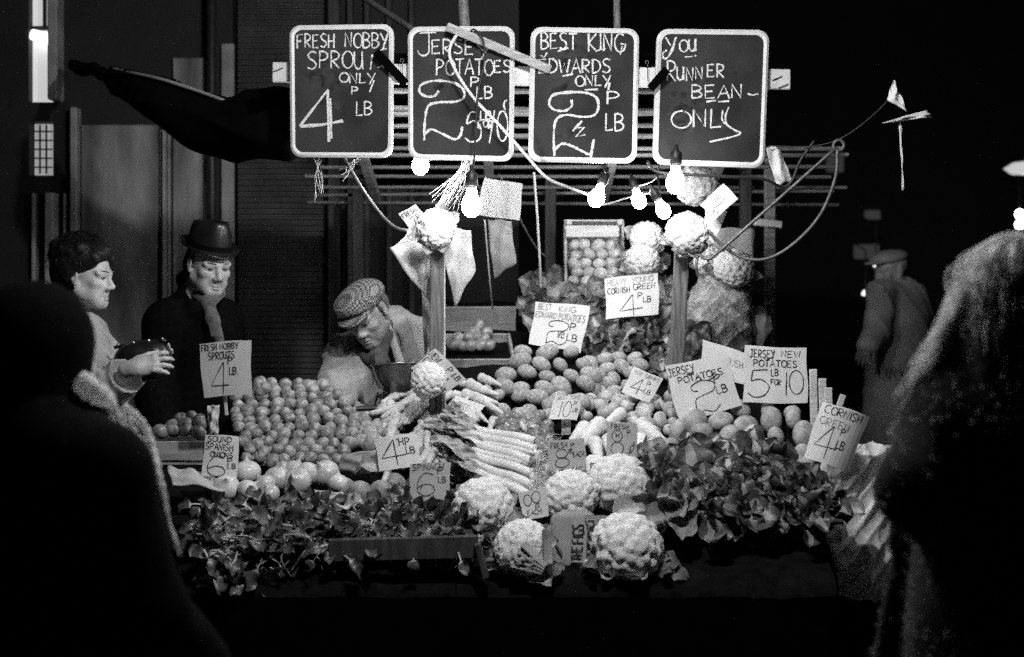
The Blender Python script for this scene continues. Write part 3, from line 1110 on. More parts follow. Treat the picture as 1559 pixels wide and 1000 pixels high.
def build_produce():
    # ---- brussels sprouts
    sp = protos('brussels_sprout', [sprout_mesh(k) for k in range(5)], 'sprout', .047)
    Yf = lin(697, 4.88, 587, 5.22)
    rows = [(699, 366, 524, 8), (687, 370, 534, 8), (675, 360, 542, 9), (663, 362, 548, 9), (651, 352, 550, 10), (639, 350, 548, 10), (627, 350, 542, 10), (615, 351, 534, 9), (604, 352, 524, 9), (594, 362, 510, 7), (586, 388, 498, 6)]
    heap('brussels_sprout', sp, rows, Yf, 'round brussels sprout stacked in the big pile behind the large onions', 'sprout', 'brussels sprouts stacked in the big pile', 2.8, .17)
    heap('brussels_sprout', sp, [(596, 388, 405, 1), (590, 395, 410, 1)], lambda a, b: 5.16, 'round brussels sprout stacked in the big pile behind the large onions', 'sprout', 'brussels sprouts stacked in the big pile', 2)
    rows2 = [(r[0] + 4, r[1] + 10, r[2] - 10, r[3]) for r in rows]
    heap('brussels_sprout', sp, rows2, lambda a, b: Yf(a, b) + .05, 'round brussels sprout stacked in the big pile behind the large onions', 'sprout', 'brussels sprouts stacked in the big pile', 4, .1)
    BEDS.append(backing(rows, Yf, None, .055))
    # ---- loose new potatoes beside the scales
    npz = protos('new_potato', [potato(k + 40, (.5, .38, .38)) for k in range(4)], 'potato', .075)
    Yn = lambda a, b: PLY(b) - .05
    heap('new_potato', npz, [(612, 510, 545, 1), (628, 575, 650, 4), (638, 545, 640, 5), (650, 545, 615, 4), (661, 540, 600, 4), (672, 548, 585, 3)], Yn,
         'small pale new potato scattered between the sprouts and the carrots', 'potato', 'new potatoes between sprouts and carrots', 5, .25)
    # ---- large onions
    on = protos('onion', [onion_mesh(k) for k in range(4)], 'onion', .098)
    tilt = lambda: Euler((random.uniform(-1.2, .9), random.uniform(-.9, .9), random.uniform(0, 6)))
    for i, (x, y, s) in enumerate([(376, 719, .96), (378, 747, .78), (344, 743, .95), (424, 729, .98), (452, 733, 1.0), (449, 716, .8), (470, 722, .9), (495, 721, 1.0), (403, 738, .75), (515, 737, .75), (432, 716, .7), (318, 735, .62), (300, 728, .5), (410, 752, .7)]):
        drop('onion', on[i % 4], P(x, y, PLY(y) - .05 - (.03 if y > 735 else 0)), tilt(), s, 'big pale spanish onion in the row in front of the sprouts', 'onion', 'big onions in front of the sprouts')
    # ---- beetroot / swede, earthy
    bt = protos('beetroot', [onion_mesh(k + 9, .95) for k in range(3)], 'beet', .1)
    for i, (x, y, s) in enumerate([(548, 752, .9), (580, 750, .85), (524, 745, .8), (600, 738, .8), (534, 768, .6), (612, 760, .7), (640, 692, .7), (620, 688, .8)]):
        drop('beetroot', bt[i % 3], P(x, y, PLY(y) - .04), rnd_rot(), s, 'dark earthy beetroot beside the spinach card', 'beetroot', 'beetroots beside the spinach card')
    # ---- king edward potatoes
    ke = protos('potato', [potato(k, (.56, .44, .40), .13) for k in range(9)], 'potato', .069)
    Yp = lin(640, 5.10, 528, 5.46)
    rows = [(634, 776, 852, 2), (621, 752, 888, 4), (606, 745, 895, 5), (588, 750, 905, 5), (570, 756, 912, 5), (552, 772, 905, 4), (536, 784, 882, 3)]
    rt = lambda: Euler((random.uniform(-.5, .5), random.uniform(-.7, .9), random.uniform(-.5, .5)))
    heap('potato', ke, rows, Yp, 'large speckled oval potato in the heap under the king edward card', 'potato', 'king edward potatoes in the central heap', 5, .2, rt)
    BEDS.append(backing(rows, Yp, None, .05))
    ke2 = protos('potato', [potato(k + 20, (.54, .42, .40)) for k in range(5)], 'potato', .064)
    rows = [(612, 880, 925, 2), (599, 890, 945, 2), (586, 895, 965, 3), (572, 900, 975, 3), (559, 888, 985, 4), (547, 884, 975, 4)]
    heap('potato', ke2, rows, lin(640, 5.16, 540, 5.5), 'smaller oval potato on the far slope of the central heap below the leafy greens', 'potato', 'smaller potatoes on the far slope of the heap', 4, .12, rt)
    BEDS.append(backing(rows, lin(640, 5.16, 540, 5.5), None, .05))
    # ---- turnips
    tu = protos('turnip', [onion_mesh(k + 30, .9) for k in range(4)], 'turnip', .058)
    rows = [(596, 905, 960, 3), (608, 890, 1030, 7), (620, 882, 1035, 7), (632, 885, 1035, 7), (644, 940, 1035, 5), (655, 985, 1030, 2)]
    heap('turnip', tu, rows, lambda a, b: PLY(b) - .06, 'small round white turnip among its kind beside the central potatoes', 'turnip', 'small white turnips', 4, .2, tilt)
    BEDS.append(backing(rows, lambda a, b: PLY(b) - .04, None, .03))
    # ---- tomatoes
    to = protos('tomato', [tomato_mesh(k) for k in range(3)], 'tomato', .055)
    rows = [(630, 775, 800, 1), (637, 760, 830, 4), (646, 755, 840, 5), (656, 757, 838, 5), (664, 762, 838, 4)]
    heap('tomato', to, rows, lambda a, b: PLY(b) - .08 - (664 - b) * .0003, 'shiny dark tomato in the small pile behind the leeks', 'tomato', 'tomatoes piled behind the leeks', 3, .1, tilt)
    # ---- carrots and parsnips
    ca = protos('carrot', [root_mesh(k, 1, .125, .05, .05) for k in range(5)], 'carrot', .21)

    def roots(nm, me, lst, label, group, cat):
        for i, (xa, ya, xb, yb, s, lift) in enumerate(lst):
            A, B = PL(xa, ya, lift), PL(xb, yb, lift)
            d = (B - A)
            R = Matrix([list(r) for r in rot_to(d, NRM)])
            q = Matrix.Rotation(random.uniform(0, 6.28), 3, 'Y')
            drop(nm, me[i % len(me)], (A + B) / 2, (R @ q).to_euler(), (s, d.length / me[0]['len'], s), label, cat, group)
    for m_ in ca:
        m_['len'] = .21
    cr = []
    rs = np.random.default_rng(21)
    for q in range(46):
        u, v = rs.random(), rs.random()
        x = 590 + 100 * u + rs.normal() * 3
        y = 712 - 112 * v - 22 * u * (1 - v)
        a = rs.normal(2.05, .25) if v < .6 else rs.normal(2.5, .35)
        ln = rs.uniform(34, 58)
        cr.append((x + .5 * ln * -math.cos(a) * -1, y - .5 * ln * math.sin(a), x + .5 * ln * math.cos(a) * 1, y + .5 * ln * math.sin(a), rs.uniform(.62, .85), .03 + .03 * rs.random()) if False else
                  (x - .5 * ln * math.cos(a), y - .5 * ln * math.sin(a), x + .5 * ln * math.cos(a), y + .5 * ln * math.sin(a), rs.uniform(.62, .85), .03 + .03 * rs.random()))
    roots('carrot', ca, cr, 'pale stubby carrot in the bundle sloping down below the scales', 'carrots below the scales', 'carrot')
    pa = protos('parsnip', [root_mesh(k + 7, 1, .135, .03, .07) for k in range(4)], 'parsnip', .21)
    for m_ in pa:
        m_['len'] = .21
    roots('parsnip', pa, [(712, 582, 760, 600, .85, .10), (704, 596, 758, 616, .85, .08), (722, 606, 768, 630, .75, .08), (745, 590, 706, 612, .75, .07), (745, 622, 778, 650, .65, .05), (728, 574, 764, 588, .75, .1), (735, 636, 700, 648, .7, .05), (712, 618, 745, 645, .7, .06), (690, 615, 722, 632, .7, .05),
                          (700, 580, 735, 590, .7, .09), (752, 636, 740, 662, .6, .05), (690, 600, 712, 606, .7, .07)],
          'fat white parsnip lying between the carrots and the central potatoes', 'parsnips beside the central potatoes', 'parsnip')
    mo = protos('mooli', [root_mesh(k + 70, 1, .17, .06, .06) for k in range(3)], 'pale_veg', .2)
    for m_ in mo:
        m_['len'] = .2
    roots('mooli', mo, [(915, 645, 882, 682, 1.0, .06), (890, 648, 868, 676, .9, .06), (975, 648, 1012, 672, 1.1, .07), (905, 672, 916, 706, .8, .05), (985, 660, 965, 698, .9, .05), (938, 650, 930, 690, .9, .04), (1005, 690, 1030, 668, .8, .04), (1000, 672, 980, 690, .8, .05), (928, 668, 935, 704, .8, .05), (950, 628, 915, 648, .8, .07)],
          'bright white winter radish lying among the grey 8 cards', 'white winter radishes behind the cauliflowers', 'radish')
    # ---- jersey potatoes on the far corner
    jp = protos('jersey_potato', [potato(k + 60, (.56, .43, .42), .14) for k in range(8)], 'potato_big', .080)
    Yj = lin(700, 4.84, 612, 5.08)
    rows = [(624, 1060, 1085, 1), (626, 1112, 1228, 3), (644, 1040, 1230, 5), (664, 1012, 1240, 6), (684, 1000, 1190, 5), (692, 1200, 1240, 1), (708, 1205, 1235, 1)]
    heap('jersey_potato', jp, rows, Yj, 'large irregular potato heaped below the two big potato cards', 'potato', 'large potatoes below the two big cards', 5, .28)
    BEDS.append(backing(rows, Yj, None, .06))
    # ---- leeks
    for k in range(10):
        y0 = 662 + k * 8.5
        a = PL(748 - (k % 3) * 5 + k * 1.5, y0 - 2, .05 + .015 * (k % 2))
        b = PL(822 - (k % 2) * 12 + (6 if k < 3 else 0), y0 + 14 + k * .6, .05 + .012 * (k % 2))
        d = (b - a).normalized()
        t = thing('leek', (a + b) / 2, 'long white leek in the bunch behind the cauliflowers', 'leek', 'bunch of leeks')
        pts = [a - d * .10, a, (a + b) / 2 + Vector((0, 0, .006)), b - d * .015, b]
        MB().tube(smooth_pts(pts, 5), list(np.interp(np.linspace(0, 1, 21), [0, .4, .85, .96, 1], [.019, .0165, .018, .021, .008])), 12).build('shaft', 'pale_veg', t, smooth=True)
        mb = MB()
        for q in range(3):
            V, Fc, mi = leaf(.19 + random.uniform(-.05, .03), .20, random.uniform(-.5, .5), .02, .05, k * 7 + q, .1, ribw=.06)
            dirn = (-d + Vector((random.uniform(-.1, .1), random.uniform(-.05, .05), .40 - .06 * k - .07 * q + random.uniform(-.08, .08))))
            R = rot_to(dirn, (0, -.4, .9))
            mb.add(V @ R.T + np.array(a - d * .04 + Vector((0, 0, .005 * q - .008))), Fc, 0)
        mb.build('green_tops', 'leek_green', t, smooth=True)
        mb = MB()
        for q in range(34):
            e = b + d * random.uniform(.02, .07) + Vector((random.uniform(-.02, .03), random.uniform(-.04, .04), random.uniform(-.03, .05)))
            m_ = (b + e) / 2 + Vector((random.uniform(-.02, .02), random.uniform(-.02, .02), random.uniform(-.015, .02)))
            mb.tube([b, m_, e], [.0012, .001, .0005], 4, cap=False)
        mb.build('root_tuft', 'root_hair', t, smooth=True)
    # ---- celery hearts / frilly endive at the root end of the leeks
    for k, (x, y, s) in enumerate([(800, 668, .1), (822, 692, .11), (806, 722, .11), (838, 740, .1)]):
        mb = rosette(16, 1, .35, 300 + k, .2, 1.5, 1.2, .13, .1)
        V = np.concatenate(mb.v)
        c = PL(x, y, .02)
        mk('endive', place(V, rot_to((1, -.6, .2), (0, -.5, .9)) if k else rot_to((0, .9, .4), (0, -.6, .8)), s, c), mb.f, ['leaf_white', 'pale_veg'], None, c, True, mb.m)
        tag(bpy.context.scene.objects[-1] if False else LAST(), ['frilly pale endive between the leek roots and the tomatoes', 'frilly pale endive behind the wide grey 8 card', 'frilly pale endive below the leek roots', 'frilly pale endive against the middle cauliflower'][k], 'endive')
    # ---- cauliflowers
    cl = [(735, 772, 45, 4.50, 'cauliflower at the spinach end of the front row', (-.1, -.6, .8)),
          (795, 834, 42, 4.33, 'low cauliflower with cut leaf stalks fanned over its face', (-.3, -.7, .6)),
          (788, 808, 26, 4.46, 'small cauliflower mostly hidden behind the one with cut stalks', (0, -.4, .9)),
          (868, 754, 41, 4.56, 'middle cauliflower under the wide grey 8 card', (-.15, -.6, .8)),
          (942, 738, 47, 4.62, 'big cauliflower under the upright grey 8 card', (.1, -.6, .8)),
          (955, 832, 52, 4.36, 'biggest lowest cauliflower at the end of the front row', (.1, -.65, .75)),
          (905, 722, 30, 4.72, 'cauliflower tucked behind the two in the upper row', (0, -.5, .85)),
          (652, 578, 27, 4.99, 'pale cauliflower head beside the scale pan under the carrot card', (-.25, -.9, .35)),
          (665, 347, 29, 5.04, 'cauliflower crowning the wooden post by the paper bags', (-.1, -.9, .4)),
          (1046, 354, 32, 5.02, 'cauliflower crowning the wooden post by the iron rods', (-.1, -.85, .5)),
          (1060, 282, 31, 5.35, 'cauliflower high up beneath the runner bean board', (-.1, -.8, .5)),
          (1118, 408, 30, 5.72, 'cauliflower on top of the rough sack', (.1, -.7, .6)),
          (1082, 398, 24, 5.80, 'smaller cauliflower behind the wooden post above the rough sack', (0, -.7, .6)),
          (985, 362, 26, 6.0, 'cauliflower stacked in the column beside the upright crate', (0, -.8, .5)),
          (978, 398, 26, 5.95, 'lower cauliflower in the column beside the upright crate', (0, -.8, .5))]
    for k, (x, y, r, Y, lab, ax) in enumerate(cl):
        c = P(x, y, Y)
        R_ = r * Y / F * 1.02
        t = thing('cauliflower', c, lab, 'cauliflower', 'cauliflowers on the stall')
        ax = Vector(ax).normalized()
        M = rot_to(Vector((1, 0, 0)).cross(ax) * -1, ax)
        q = np.array(Euler((0, 0, k * 1.1)).to_matrix())
        V, Fc = caul_curd(k * 3 + 1, R_)
        mk('curd', place(V @ q.T, M, 1, c), Fc, 'curd', t)
        mb = MB()
        for j in range(7 if k != 7 else 2):
            L = R_ * random.uniform(.9, 1.35)
            V, Fc, mi = leaf(L, .75, random.uniform(-1.0, -.2), .05, .2, k * 9 + j, .05, ribw=.12)
            az = j * 6.28 / 7 + random.uniform(-.3, .3)
            R2 = np.array(Euler((0, 0, az)).to_matrix() @ Euler((random.uniform(.1, .75), 0, 0)).to_matrix())
            Vb = V @ R2.T + np.array((Euler((0, 0, az)).to_matrix() @ Vector((0, R_ * .45, -R_ * .62))))
            mb.add(place(Vb, M, 1, c), Fc, mi)
        mb.build('outer_leaves', ['leaf_pale', 'rib'], t, smooth=True)
        if k == 1:
            mb = MB()
            for j in range(5):
                b0 = P(834 - j * 2, 858 + j * 3, 4.27)
                e0 = P(802 - j * 6 + (30 if j == 0 else 0), 816 + j * 11 - (10 if j == 0 else 0), 4.245 + .004 * j)
                mb.beam(b0, e0, .028 - .002 * j, .012, up=(0, -1, .3), bev=.005)
            mb.build('cut_stalks', 'rib_dark', t, smooth=True)
    # ---- apples in the crates
    ap = protos('apple', [tomato_mesh(k + 20) for k in range(3)], 'apple', .056)
    heap('apple', ap, [(636, 268, 305, 2), (646, 252, 312, 3), (656, 238, 312, 4), (641, 285, 320, 1)], lambda a, b: 5.02 + (655 - b) * .002, 'dark apple in the low crate behind the onion card', 'apple', 'apples in the low crate', 3, .15, tilt)
    heap('apple', ap, [(525, 684, 752, 5), (514, 692, 745, 4), (505, 715, 752, 2), (497, 722, 734, 1)], lambda a, b: 5.82 + (525 - b) * .004, 'small apple in the open crate behind the wooden post', 'apple', 'apples in the open crate', 2, .08, tilt)
    tg = protos('apple', [tomato_mesh(k + 30) for k in range(3)], 'apple_pale', .056)
    heap('pale_apple', tg, [(373, 864, 938, 4), (387, 868, 943, 4), (401, 864, 938, 4), (415, 868, 942, 4), (428, 864, 940, 4)], lambda a, b: 6.1 - (b - 371) * .0015, 'pale round apple in the upright crate up at the back', 'apple', 'pale apples in the upright crate', 2, .08, tilt)


def LAST():
    return list(col.objects)[-1]


def head(name, mb, mats, c, ax, s, lab, cat, group=None, core=None, corem='leaf_pale'):
    ax = Vector(ax).normalized()
    M = rot_to(Vector((1, 0, 0)).cross(ax) * -1, ax)
    t = thing(name, c, lab, cat, group)
    mk('leaves', place(np.concatenate(mb.v), M, s, c), mb.f, mats, t, None, True, mb.m)
    if core:
        V, Fc = lumpy(ICO4, .07, 2.0, core)
        mk('heart', place(V, M, s * .42, np.array(c) + np.array(ax) * s * .25), Fc, corem, t)
    return t


def build_greens():
    # back greens: hearted cabbages and loose spring greens
    cab = [(828, 440, .115, 6.15), (868, 462, .12, 6.0), (812, 478, .11, 5.95), (850, 428, .09, 6.25), (905, 452, .11, 6.0), (900, 498, .10, 5.86), (820, 505, .10, 5.85), (905, 428, .09, 6.2), (945, 405, .11, 6.1)]
    for k, (x, y, s, Y) in enumerate(cab):
        mb = rosette(13, 1.15, .95, 500 + k, .15, 1.5, -.5, .05, .20, .06, .04)
        head('cabbage', mb, ['leaf_mid' if k in (2, 6) else 'leaf_pale', 'rib'], P(x, y, Y), (random.uniform(-.4, .3), -.85, .45), s, 'leafy hearted cabbage in the bank behind the king edward card', 'cabbage', 'cabbages in the bank at the back', core=700 + k, corem='leaf_mid' if k in (2, 6) else 'leaf_pale')
    gr = [(920, 520, .14, 5.72, 1), (955, 505, .15, 5.78, 1), (990, 528, .14, 5.7, 0), (1000, 500, .13, 5.85, 0), (940, 535, .13, 5.66, 1), (965, 535, .12, 5.64, 0), (900, 540, .10, 5.66, 1), (1010, 545, .12, 5.64, 1),
          (975, 440, .12, 6.0, 2), (1010, 450, .12, 6.0, 2), (1000, 470, .12, 5.92, 2), (1050, 530, .12, 5.68, 0), (1060, 548, .11, 5.6, 1), (985, 412, .1, 6.1, 2)]
    for k, (x, y, s, Y, md) in enumerate(gr):
        mb = rosette(12, 1.2, .7, 540 + k, .3, 1.5, 1.0, .13, .10, .12)
        head('spring_greens', mb, [['leaf_dark', 'rib_dark'], ['leaf_mid', 'rib'], ['leaf_pale', 'rib']][md], P(x, y, Y), (random.uniform(-.5, .5), -.9, random.uniform(.0, .5)), s,
             ['dark crinkled spring greens under the cornish greens card', 'mid toned spring greens spilling out low behind the potatoes', 'pale spring greens between the upright crate and the wooden post'][md], 'greens', ['dark spring greens under the card', 'mid toned spring greens', 'pale spring greens by the post'][md])
    # lettuces and dark leaves on the near right corner
    le = [(1010, 705, .11, 4.72, 0), (1045, 700, .12, 4.74, 1), (1085, 712, .13, 4.7, 1), (1120, 705, .12, 4.72, 0), (1150, 700, .12, 4.72, 1), (1180, 715, .12, 4.68, 0), (1060, 745, .13, 4.6, 1), (1100, 755, .13, 4.56, 1), (1140, 745, .13, 4.58, 0),
          (1185, 745, .12, 4.58, 1), (1225, 750, .12, 4.55, 0), (1010, 740, .11, 4.6, 0), (1035, 775, .12, 4.5, 0), (1080, 785, .11, 4.48, 0), (1130, 780, .11, 4.48, 0), (1180, 775, .11, 4.5, 0), (1235, 785, .11, 4.48, 0), (1265, 770, .09, 4.52, 0)]
    for k, (x, y, s, Y, md) in enumerate(le):
        s *= 1.18
        y += 12 if y < 720 else 0
        mb = rosette(12, 1.1, .62, 600 + k, .1, 1.5, random.uniform(.2, 1.5), .11, .08, .2, .11)
        head('lettuce', mb, ['leaf_dark' if k % 3 else 'leaf_mid', 'rib' if md else 'rib_dark'], P(x, y, Y), (random.uniform(-.5, .5), -.75, random.uniform(.3, .9)), s,
             ['wilting dark lettuce in the mass below the large potatoes', 'dark lettuce showing bright pale ribs below the large potatoes'][md], 'lettuce', ['dark lettuces on the near corner', 'pale ribbed lettuces on the near corner'][md])
    # a few big pale loose leaves
    for k, (x, y, Y, s, d, m_, lab) in enumerate([(1040, 760, 4.5, .14, (-.8, -.4, .1), 'leaf_mid', 'broad loose leaf lying beside the lowest cauliflower'),
                                                  (930, 785, 4.45, .15, (.9, -.2, .3), 'leaf_pale', 'pointed pale leaf between the two biggest cauliflowers'), (1265, 775, 4.5, .15, (.9, -.3, -.2), 'leaf_mid', 'leaf curling over the edge beside the white sack'),
                                                  (545, 712, 4.8, .16, (.6, -.5, .1), 'leaf_pale', 'crumpled pale leaf next to the plain 4 card'),
                                                  (520, 775, 4.46, .15, (.5, -.6, .3), 'leaf_white', 'white torn leaf above the spinach')]):
        V, Fc, mi = leaf(1.1, .8, .5, .09, .2, 900 + k, .08)
        c = P(x, y, Y)
        mk('loose_leaf', place(V, rot_to(d, (0, -.6, .8)), s * .66, c), Fc, [m_, 'rib'], None, c, True, mi)
        tag(LAST(), lab, 'leaf')
    # spinach: a drift of small leaves nobody could count
    mb = MB()
    rs = np.random.default_rng(5)
    for k in range(950):
        u = rs.random()
        if u < .38:
            x, y = rs.uniform(305, 500), rs.normal(800, 20)
            if x < 420 and rs.random() < .22:
                y += rs.uniform(5, 50)
        else:
            x, y = rs.uniform(470, 730), rs.normal(800, 17)
        y = max(768, min(y, 895))
        Y = PLY(min(y, 836)) - .03 - rs.uniform(0, .05)
        if y > 836:
            Y = 4.30 - rs.uniform(0, .03)
        V, Fc, mi = leaf(rs.uniform(.06, .125), rs.uniform(.26, .5), rs.uniform(-.8, 2.6), .07, .06, 2000 + k, rs.uniform(.25, .55), 12, 7, ribw=.028)
        R = rot_to((rs.normal(), rs.normal() - .4, rs.normal() * .5 - (.9 if y > 836 else 0)), (rs.normal() * .5, -.7, .7))
        mb.add(V @ R.T + np.array(P(x, y, Y)), Fc, [0 if q == 0 else 1 for q in mi])
    for k in range(90):
        x, y = rs.uniform(330, 730), rs.uniform(780, 835)
        a = P(x, y, PLY(y) - .07)
        b = a + Vector((rs.normal() * .06, -.02, rs.uniform(-.09, .04)))
        mid = (a + b) / 2 + Vector((rs.normal() * .02, -.02, .02))
        mb.tube(smooth_pts([a, mid, b], 4), rs.uniform(.0015, .0034), 5, 1)
    mk('spinach', np.concatenate(mb.v), mb.f, ['leaf_dark', 'rib'], None, None, True, mb.m)
    tag(LAST(), 'drift of dark spinach leaves spilling over the stall edge below the onions', 'spinach', None, 'stuff')
    # trimmings of leaf between the cauliflowers
    mb = MB()
    for k in range(170):
        x, y = rs.uniform(690, 1020), rs.uniform(690, 872)
        Y = PLY(min(y, 850)) - .0
        V, Fc, mi = leaf(rs.uniform(.04, .09), rs.uniform(.5, .9), rs.uniform(-.5, 1.6), .10, .06, 4000 + k, .2, 8, 5, ribw=.04)
        R = rot_to((rs.normal(), rs.normal() * .6 - .3, rs.normal() * .5 + .2), (rs.normal() * .4, -.7, .7))
        mb.add(V @ R.T + np.array(P(x, y, Y)), Fc, mi)
    mk('leaf_trimmings', np.concatenate(mb.v), mb.f, ['leaf_mid', 'rib'], None, None, True, mb.m)
    tag(LAST(), 'scattered leaf trimmings bedding the cauliflowers', 'leaves', None, 'stuff')

# ------------------------------------------------------------------ people
def add_head(s, c, R, k=1.0, age=1.0, up=True):
    """skull, jaw, brow, nose, lips, ears in head coordinates (x right, y forward, z up), size factor k"""
    c, R = np.array(c), np.array(R)

    def L(x, y, z):
        return c + R @ (np.array([x, y, z]) * k)
    s.ell(L(0, -.014, .036), np.array([.074, .096, .079]) * k, R, .02)
    s.ell(L(0, .022, -.032), np.array([.060, .066, .078]) * k, R, .03)
    s.ell(L(0, .066, -.094), np.array([.024, .020, .018]) * k, R, .025)
    for x in (-1, 1):
        s.cap(L(x * .058, .0, -.052), L(x * .022, .066, -.096), .015 * k, .012 * k, .03)      # jaw
        s.ell(L(x * .041, .060, -.022), np.array([.024, .020, .018]) * k, R, .02)             # cheekbone
        s.ell(L(x * .038, .052, -.062), np.array([.020, .022, .026]) * k, R, .02)             # cheek
    for x in (-1, 1):
        s.ell(L(x * .031, .094, .004), np.array([.019, .015, .012]) * k, R, .012, sub=True)   # socket
        s.ball(L(x * .031, .0715, .003), .0135 * k, .003)                                      # lidded eye
        s.cap(L(x * .046, .073, .001), L(x * .020, .080, -.001), .0035 * k, .0035 * k, .004)  # lower lid
        s.cap(L(x * .047, .073, .009), L(x * .019, .0815, .009), .0042 * k, .0042 * k, .004)  # upper lid
        s.cap(L(x * .052, .069, .020), L(x * .012, .0865, .019), .0075 * k, .0085 * k, .014)  # brow
        s.cap(L(x * .017, .086, -.034), L(x * .034, .066, -.070), .0055 * k, .004 * k, .012)  # fold from nose to mouth
    s.cap(L(0, .083, .014), L(0, .1035, -.028), .0075 * k, .0110 * k, .012)
    s.ball(L(0, .1045, -.031), .0112 * k, .008)
    for x in (-1, 1):
        s.ell(L(x * .0125, .096, -.037), np.array([.0085, .011, .0075]) * k, R, .006)
        s.ball(L(x * .007, .100, -.0445), .0036 * k, .004, sub=True)
    for (x0, x1) in ((-.024, -.004), (-.004, .004), (.004, .024)):
        z0, z1 = -.0655 + .003 * (abs(x0) < .01), -.0655 + .003 * (abs(x1) < .01)
        s.cap(L(x0, .086 - abs(x0) * .45, z0), L(x1, .086 - abs(x1) * .45, z1), .0052 * k, .0052 * k, .006)
        s.cap(L(x0, .0845 - abs(x0) * .45, z0 - .0125), L(x1, .0845 - abs(x1) * .45, z1 - .0125), .006 * k, .006 * k, .006)
    s.cap(L(-.026, .083, -.0725), L(0, .097, -.0715), .0022 * k, .0022 * k, .003, sub=True)
    s.cap(L(.026, .083, -.0725), L(0, .097, -.0715), .0022 * k, .0022 * k, .003, sub=True)
    for x in (-1, 1):
        Re = R @ np.array(Euler((.25, 0, -x * .35)).to_matrix())
        s.ell(L(x * .077, -.012, .0), np.array([.009, .019, .032]) * k, Re, .008)
        s.ell(L(x * .086, -.006, .004), np.array([.006, .010, .018]) * k, Re, .006, sub=True)
        s.ball(L(x * .074, -.002, -.028), .009 * k, .008)


def add_hand(s, w, R, side=1, curl=(.5, .5, .5, .55), spread=.10, thumb=(.5, .4), k=1.0):
    """R columns: x towards the thumb, y along the fingers, z out of the back of the hand; w the wrist"""
    w, R = np.array(w), np.array(R)

    def L(v):
        return w + R @ (np.array(v) * k)
    s.ell(L((.0, .048, 0)), np.array([.041, .052, .0155]) * k, R, .012)
    s.ell(L((.022, .030, -.006)), np.array([.018, .034, .016]) * k, R, .014)
    s.cap(L((0, -.03, 0)), L((0, .02, 0)), .027 * k, .028 * k, .02)
    bx = (.030, .010, -.011, -.030)
    ln = (.072, .080, .074, .058)
    for i in range(4):
        a = (1.5 - i) * spread
        p = np.array([bx[i], .088 - .004 * abs(i - 1), .002])
        th = curl[i] * .55
        for j, fr in enumerate((.45, .31, .24)):
            d = np.array([math.sin(a), math.cos(a) * math.cos(th), -math.sin(th)])
            q = p + d * ln[i] * fr
            r0, r1 = (.0098, .0088, .0080)[j], (.0090, .0082, .0066)[j]
            s.cap(L(p), L(q), r0 * k, r1 * k, .004 if j else .006)
            p = q
            th += curl[i] * (.9 if j == 0 else .6)
    a, b = thumb
    p = np.array([.030, .022, -.004])
    d = np.array([math.sin(a) * 1.0, math.cos(a), -b])
    d /= np.linalg.norm(d)
    q = p + d * .045
    s.cap(L(p), L(q), .0135 * k, .0105 * k, .010)
    d2 = np.array([math.sin(a * .5), math.cos(a * .5), -b * 1.4])
    d2 /= np.linalg.norm(d2)
    s.cap(L(q), L(q + d2 * .034), .0105 * k, .008 * k, .004)


def limbs(s, J, k=1.0, r=1.0):
    """the covered body: one skin from neck to shoes"""
    s.cap(J['neck'], J['chin'], .054 * r, .050 * r, .03)
    s.cap(J['chest'], J['neck'], .10 * r, .058 * r, .06)
    s.cap(J['pelvis'], J['chest'], .125 * r, .13 * r, .06)
    for a in 'LR':
        s.cap(J['chest'], J['sh' + a], .09 * r, .055 * r, .05)
        s.cap(J['sh' + a], J['el' + a], .050 * r, .040 * r, .02)
        s.cap(J['el' + a], J['wr' + a], .040 * r, .027 * r, .02)
        s.cap(J['pelvis'], J['hip' + a], .095, .080, .05)
        s.cap(J['hip' + a], J['kn' + a], .076, .054, .03)
        s.cap(J['kn' + a], J['an' + a], .054, .038, .02)
        f = np.array(J['an' + a])
        d = np.array(J['fwd'])
        s.cap(f - d * .05 + [0, 0, -.045], f + d * .15 + [0, 0, -.055], .036, .030, .02)


def legs(J, hipc, fwd, w=.09):
    right = Vector(fwd).cross(Vector((0, 0, 1))).normalized()
    for a, sg in (('R', 1), ('L', -1)):
        h = Vector(hipc) + right * sg * w
        J['hip' + a] = h
        J['kn' + a] = Vector((h.x, h.y, .47)) + Vector(fwd) * .03 + right * sg * .01
        J['an' + a] = Vector((h.x, h.y, .085)) + right * sg * .02
    J['fwd'] = Vector(fwd)


def grid_for(pts, pad, h):
    A = np.array([tuple(p) for p in pts])
    return Sdf(A.min(0) - pad, A.max(0) + pad, h)


def trousers(J, par, m, top):
    s = grid_for([J['pelvis'], J['anL'], J['anR']], .22, .009)
    s.cap(J['pelvis'], top, .150, .15, .04)
    for a in 'LR':
        s.cap(J['pelvis'], J['hip' + a], .12, .115, .05)
        s.cap(J['hip' + a], J['kn' + a], .105, .082, .03)
        s.cap(J['kn' + a], np.array(J['an' + a]) + [0, 0, -.03], .082, .07, .02)
    s.crumple(.008, 16, 3, .5)
    s.cut(np.array(J['anL']) + [0, 0, -.02], (0, 0, -1))
    s.mesh('trousers', m, par)


def strands(roots, path_fn, n, w, mat_, name, par, rs):
    V, Fc = [], []
    for r in roots:
        pts = path_fn(r)
        k = len(V)
        for i, p in enumerate(pts):
            t = pts[min(i + 1, len(pts) - 1)] - pts[max(i - 1, 0)]
            sd = np.cross(t, rs.normal(size=3))
            sd /= max(np.linalg.norm(sd), 1e-6)
            ww = w * (1 - .7 * i / (len(pts) - 1))
            V += [tuple(p - sd * ww), tuple(p + sd * ww)]
        for i in range(len(pts) - 1):
            Fc.append((k + 2 * i, k + 2 * i + 1, k + 2 * i + 3, k + 2 * i + 2))
    return mk(name, V, Fc, mat_, par)


